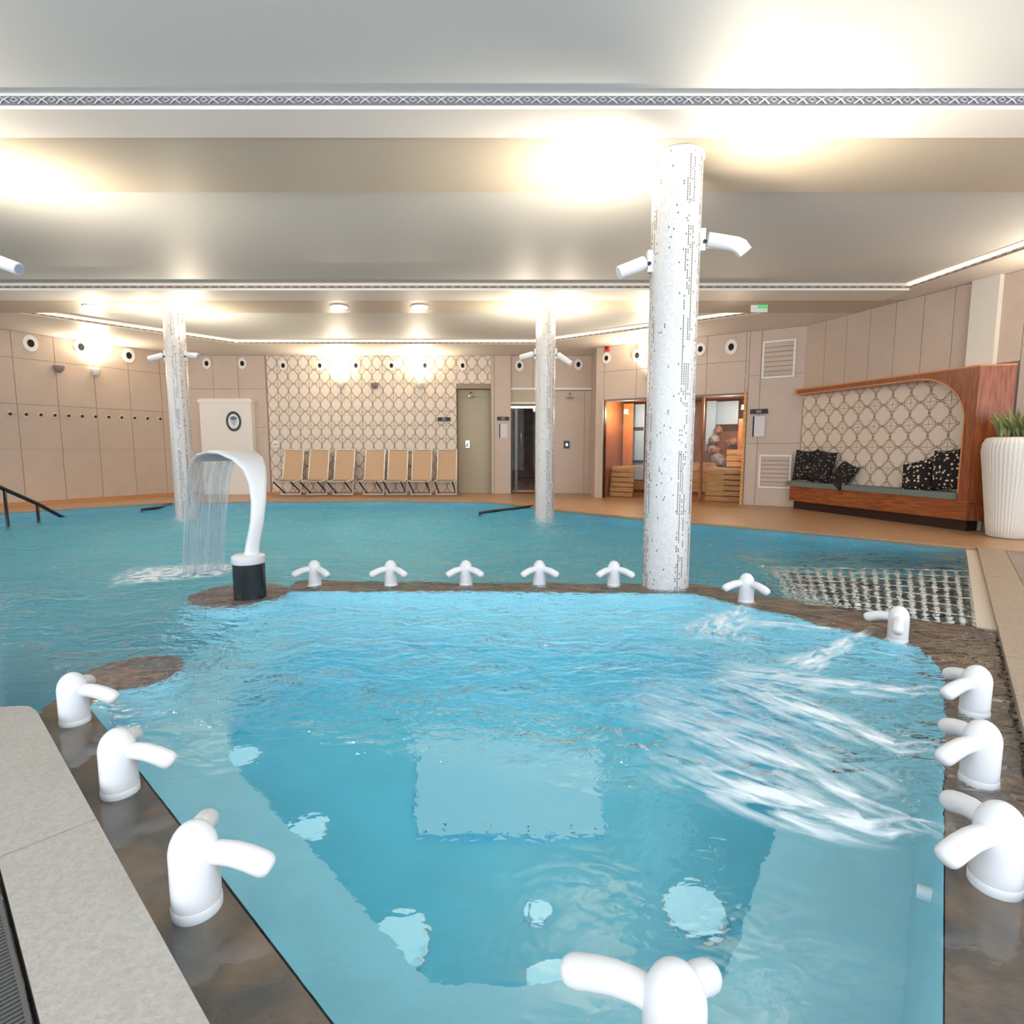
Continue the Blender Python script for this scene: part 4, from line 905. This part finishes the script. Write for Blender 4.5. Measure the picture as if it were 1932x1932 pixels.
MB().wbox(BW, u - .05, u + .05, z - .09, z + .09, -.28, -.25).build('plate', 'chrome', o, bevel=.01)
m = MB(); m.tube([BW.pt(u, z + .02, -.25), BW.pt(u - .02, z - .06, -.19)], .025, 10); m.build('lever', 'white', o, 1)
u, z = RB.px(1069, 839, -.03); o = empty('shower_button', RB.pt(u, z, -.03), 'black square shower button plate with a silver centre', 'button')
MB().wbox(RB, u - .075, u + .075, z - .095, z + .095, -.03, -.01).build('plate', 'black', o, bevel=.008)
m = MB(); m.wprism(RB, [(u + .03 * math.cos(k * PI / 8), z + .035 * math.sin(k * PI / 8)) for k in range(16)], -.01, .01); m.build('knob', 'chrome', o)

# ---- loungers before the circle wall
def lounger(x, y, lab, first=None):
    o = empty('sun_lounger', (x, y, ZD), lab, 'lounger', 'tan sling loungers before the circle-patterned wall')
    W2, HH = .235, 1.12; T = Matrix.Translation((x, y, ZD))
    def bar(a, b_, r=.016): return MB().tube([T @ Vector(a), T @ Vector(b_)], r, 8)
    for s_ in (-1, 1):
        bar((s_ * W2, -.12, .03), (s_ * W2, .22, HH), .017).build('back_rail', 'paint', o, 1)
        bar((s_ * (W2 - .03), -.62, .36), (s_ * (W2 - .03), .08, .03), .016).build('leg', 'black', o, 1)
        bar((s_ * W2, -.6, .36), (s_ * W2, -.0, .38), .014).build('seat_rail', 'paint', o, 1)
    bar((-W2, .22, HH), (W2, .22, HH)).build('top_bar', 'paint', o, 1)
    bar((-W2 - .02, -.12, .03), (W2 + .02, -.12, .03), .022).build('foot_bar', 'paint', o, 1)
    bar((-W2, -.02, .36), (W2, -.02, .36), .014).build('cross_bar', 'woodd', o, 1)
    m = MB(); v = [m.b.verts.new(T @ Vector(c)) for c in ((-W2 + .02, -.012, .37), (W2 - .02, -.012, .37), (W2 - .02, .215, HH - .03), (-W2 + .02, .215, HH - .03))]
    f = m.b.faces.new(v); r_ = bmesh.ops.extrude_face_region(m.b, geom=[f])
    for e in r_['geom']:
        if isinstance(e, bmesh.types.BMVert): e.co += Vector((0, .012, 0))
    m.build('sling', 'fabric', o)
    m = MB(); m.box(-W2 + .02, W2 - .02, -.6, -.02, .352, .364, T); m.build('seat', mat('grey_mesh_seat', (176, 166, 160), .7) if 'gs' not in M else M['gs'], o)
M['gs'] = mat('grey_mesh_seat', (176, 166, 160), .7); M['bs'] = mat('beige_slat', (190, 176, 164), .5)
for i, x in enumerate((548, 597, 646, 704, 748, 794, 842)):
    p = onY(x, 932, 13.7)
    lounger(p.x, 13.85, ('leftmost tan sun lounger against the circle-patterned wall', 'second tan sun lounger from the left', 'third tan sun lounger from the left', 'fourth tan sun lounger, the middle one of the row', 'fifth tan sun lounger from the left', 'sixth tan sun lounger, last but one on the right', 'rightmost tan sun lounger next to the shower niche')[i])
p = BW.px(522, 838, .02); o = empty('towel_dispenser', BW.pt(p[0], p[1], .02), 'small white box on the patterned wall above the first lounger', 'box')
MB().wbox(BW, p[0] - .08, p[0] + .08, p[1] - .08, p[1] + .08, .015, .07).build('case', 'paint', o, bevel=.01); MB().wbox(BW, p[0] - .05, p[0] + .05, p[1] - .02, p[1] + .0, .07, .073).build('slot', 'greysign', o)

# ---- alcove bench on the right wall
AB = Wall((5.33, 10.80), (6.22, 7.66)); L_ = AB.L
ab = empty('alcove_bench', AB.pt(L_ / 2, ZD), 'walnut alcove bench with arched frame and patterned back on the right wall', 'bench')
ZT = 2.25
MB().prism([AB.pt(.05, 0, -.07), AB.pt(L_ - .03, 0, -.06), AB.pt(L_ - .03, 0, -.36), AB.pt(.05, 0, -.2)], ZD, .18).build('plinth', 'woodd', ab)
zs_ = .46
MB().wbox(AB, 0, L_ * .46, .18, zs_, -.05, 0).build('front_panel', 'wood', ab); MB().wbox(AB, L_ * .462, L_ - .0, .18, zs_, -.05, 0).build('front_panel', 'wood', ab)
MB().prism([AB.pt(-.06, 0, .02), AB.pt(L_ - .16, 0, .02), RW.pt(3.2, 0, .045), RW.pt(-.02, 0, .045)], zs_, zs_ + .09).build('seat_cushion', 'cush', ab, bevel=.02)
R_ = .62; ui = L_ - .15; zi = ZT - .09
arcp = [(ui - R_ * 1.1 + R_ * 1.1 * math.cos(a), zi - R_ + R_ * math.sin(a)) for a in [PI / 2 * k / 12 for k in range(13)]]
m = MB(); m.wprism(AB, [(0.05, ZT), (0.05, zi)] + arcp[::-1] + [(ui, zs_), (L_, zs_), (L_, ZT)], -.03, .0); m.build('front_frame', 'woodv', ab)
m = MB(); tr = [(0.05, zi)] + arcp[::-1] + [(ui, zs_ + .09)]
for i in range(len(tr) - 1):
    (a0_, b0_), (a1_, b1_) = tr[i], tr[i + 1]
    v = [m.b.verts.new(AB.pt(*c)) for c in ((a0_, b0_, .006), (a1_, b1_, .006), (a1_, b1_, -.2), (a0_, b0_, -.2))]; m.b.faces.new(v)
    dz = Vector((a1_ - a0_, b1_ - b0_)).normalized(); n2 = Vector((dz.y, -dz.x)) * -.022
    v = [m.b.verts.new(AB.pt(*c)) for c in ((a0_, b0_, .006), (a1_, b1_, .006), (a1_ + n2.x, b1_ + n2.y, .006), (a0_ + n2.x, b0_ + n2.y, .006))]; m.b.faces.new(v)
m.build('arch_lining', 'woodl', ab)
MB().prism([AB.pt(0, 0, 0), AB.pt(L_, 0, 0), RW.pt(3.53, 0, .025), RW.pt(.02, 0, .025)], ZT, ZT + .02).build('top_board', 'woodl', ab)
MB().prism([AB.pt(L_ - .03, 0, -.012), AB.pt(L_, 0, -.012), RW.pt(3.53, 0, .03), RW.pt(3.49, 0, .03)], .42, ZT).build('end_panel', 'woodv', ab); MB().prism([AB.pt(L_ - .035, 0, -.005), AB.pt(L_ - .002, 0, -.005), RW.pt(3.53, 0, .03), RW.pt(3.49, 0, .03)], .18, .41).build('end_panel', 'woodv', ab)
bp_ = MB().wbox(RW, 0.02, 3.36, zs_, ZT, .022, .03).build('back_panel', 'joint', ab)
tw2, th2 = 3.3 / 11, (ZT - .05 - zs_ - .05) / 5
tm2 = tile_mesh(tw2, th2, .01)
for i in range(11):
    for j in range(5):
        p = RW.pt(.04 + i * tw2, zs_ + .05 + j * th2, .032)
        t_ = D.objects.new('tile', tm2); COL.objects.link(t_); t_.parent = bp_; t_.matrix_parent_inverse = bp_.matrix_basis.inverted(); t_.location = p; t_.rotation_euler = (0, 0, RW.ang())
# cushions
def pillow(c, sz, rot, mname, lab):
    o = empty('throw_pillow', c, lab, 'pillow', 'patterned pillows on the alcove bench'); b = bmesh.new(); n = 12; rows = {}
    for sd in (-1, 1):
        for i in range(n + 1):
            for j in range(n + 1):
                x, y = i / n * 2 - 1, j / n * 2 - 1; edge = (1 - x ** 4) * (1 - y ** 4); pin = 1 - .10 * (1 - x * x) * abs(y) - .0; pin2 = 1 - .10 * (1 - y * y) * abs(x)
                if sd == 1 and (i in (0, n) or j in (0, n)): rows[(1, i, j)] = rows[(-1, i, j)]; continue
                rows[(sd, i, j)] = b.verts.new((x * pin2 * sz / 2, sd * .085 * edge ** .5 * 1., y * pin * sz * .62))
        for i in range(n):
            for j in range(n): b.faces.new([rows[(sd, a, e)] for a, e in ((i, j), (i + 1, j), (i + 1, j + 1), (i, j + 1))])
    mt_ = Matrix.Translation(c) @ Matrix.Rotation(AB.ang(), 4, 'Z') @ Matrix.Rotation(rot[0], 4, 'X') @ Matrix.Rotation(rot[1], 4, 'Y') @ Matrix.Rotation(rot[2], 4, 'Z')
    for v in b.verts: v.co = mt_ @ v.co
    q = MB(); q.b.free(); q.b = b; q.build('cover', mname, o, 1)
zc = zs_ + .09
pillow(AB.pt(.24, zc + .30, -.10), .48, (-.12, 0, .1), 'pilA', 'dark speckled pillow at the left end of the alcove bench')
pillow(AB.pt(.66, zc + .29, -.09), .48, (-.16, .14, 0), 'pilA', 'dark pillow second from the left end of the alcove bench')
pillow(AB.pt(1.10, zc + .15, -.10), .40, (-.5, .35, 0), 'pilA', 'dark pillow slumped low on the left half of the bench')
pillow(AB.pt(L_ - .42, zc + .31, -.17), .50, (-.15, -.1, -.1), 'pilB', 'black and white pillow at the right end of the alcove bench')
pillow(AB.pt(L_ - .86, zc + .20, -.14), .45, (-.45, -.35, 0), 'pilB', 'black and white pillow leaning in front at the right end of the bench')

# ---- planter
pp = at(1938, 1018, ZD); pc = Vector((6.37, 7.15, 0))
po = empty('planter', (pc.x, pc.y, ZD), 'tall white ribbed planter with green leaves at the right photo edge', 'planter')
prof = [(.19, ZD), (.225, ZD + .02), (.245, .2), (.29, .6), (.33, .95), (.35, 1.12), (.342, 1.22), (.31, 1.29), (.27, 1.305), (.255, 1.27), (.02, 1.26)]
m = MB(); m.lathe(prof, pc.x, pc.y, 192, .004, 48); m.build('pot', 'planter', po, 1)
m = MB(); m.lathe([(.26, 1.265), (.26, 1.275), (.02, 1.28)], pc.x, pc.y, 24); m.build('soil', mat('dark_soil', (60, 48, 38), .9), po)
lm = []
for k in range(4):
    hgt = .25 + .05 * k; me = D.meshes.new('leaf'); wv = .018
    me.from_pydata([(-wv, 0, 0), (wv, 0, 0), (-wv * 1.6, -.03, hgt * .5), (wv * 1.6, -.03, hgt * .5), (0, -.10, hgt), (0, .004, hgt * .5), (0, .008, 0)], [], [(0, 6, 5, 2), (6, 1, 3, 5), (2, 5, 4), (5, 3, 4)]); me.materials.append(M['leaf']); lm.append(me)
for k in range(70):
    a = random.random() * 2 * PI; r = .2 * random.random() ** .5; c = Vector((pc.x + r * math.cos(a), pc.y + r * math.sin(a), 1.27))
    lf = child_copy(random.choice(lm), 'leaf', po, c, a + random.random()); lf.rotation_euler.x = random.uniform(-.35, .35)
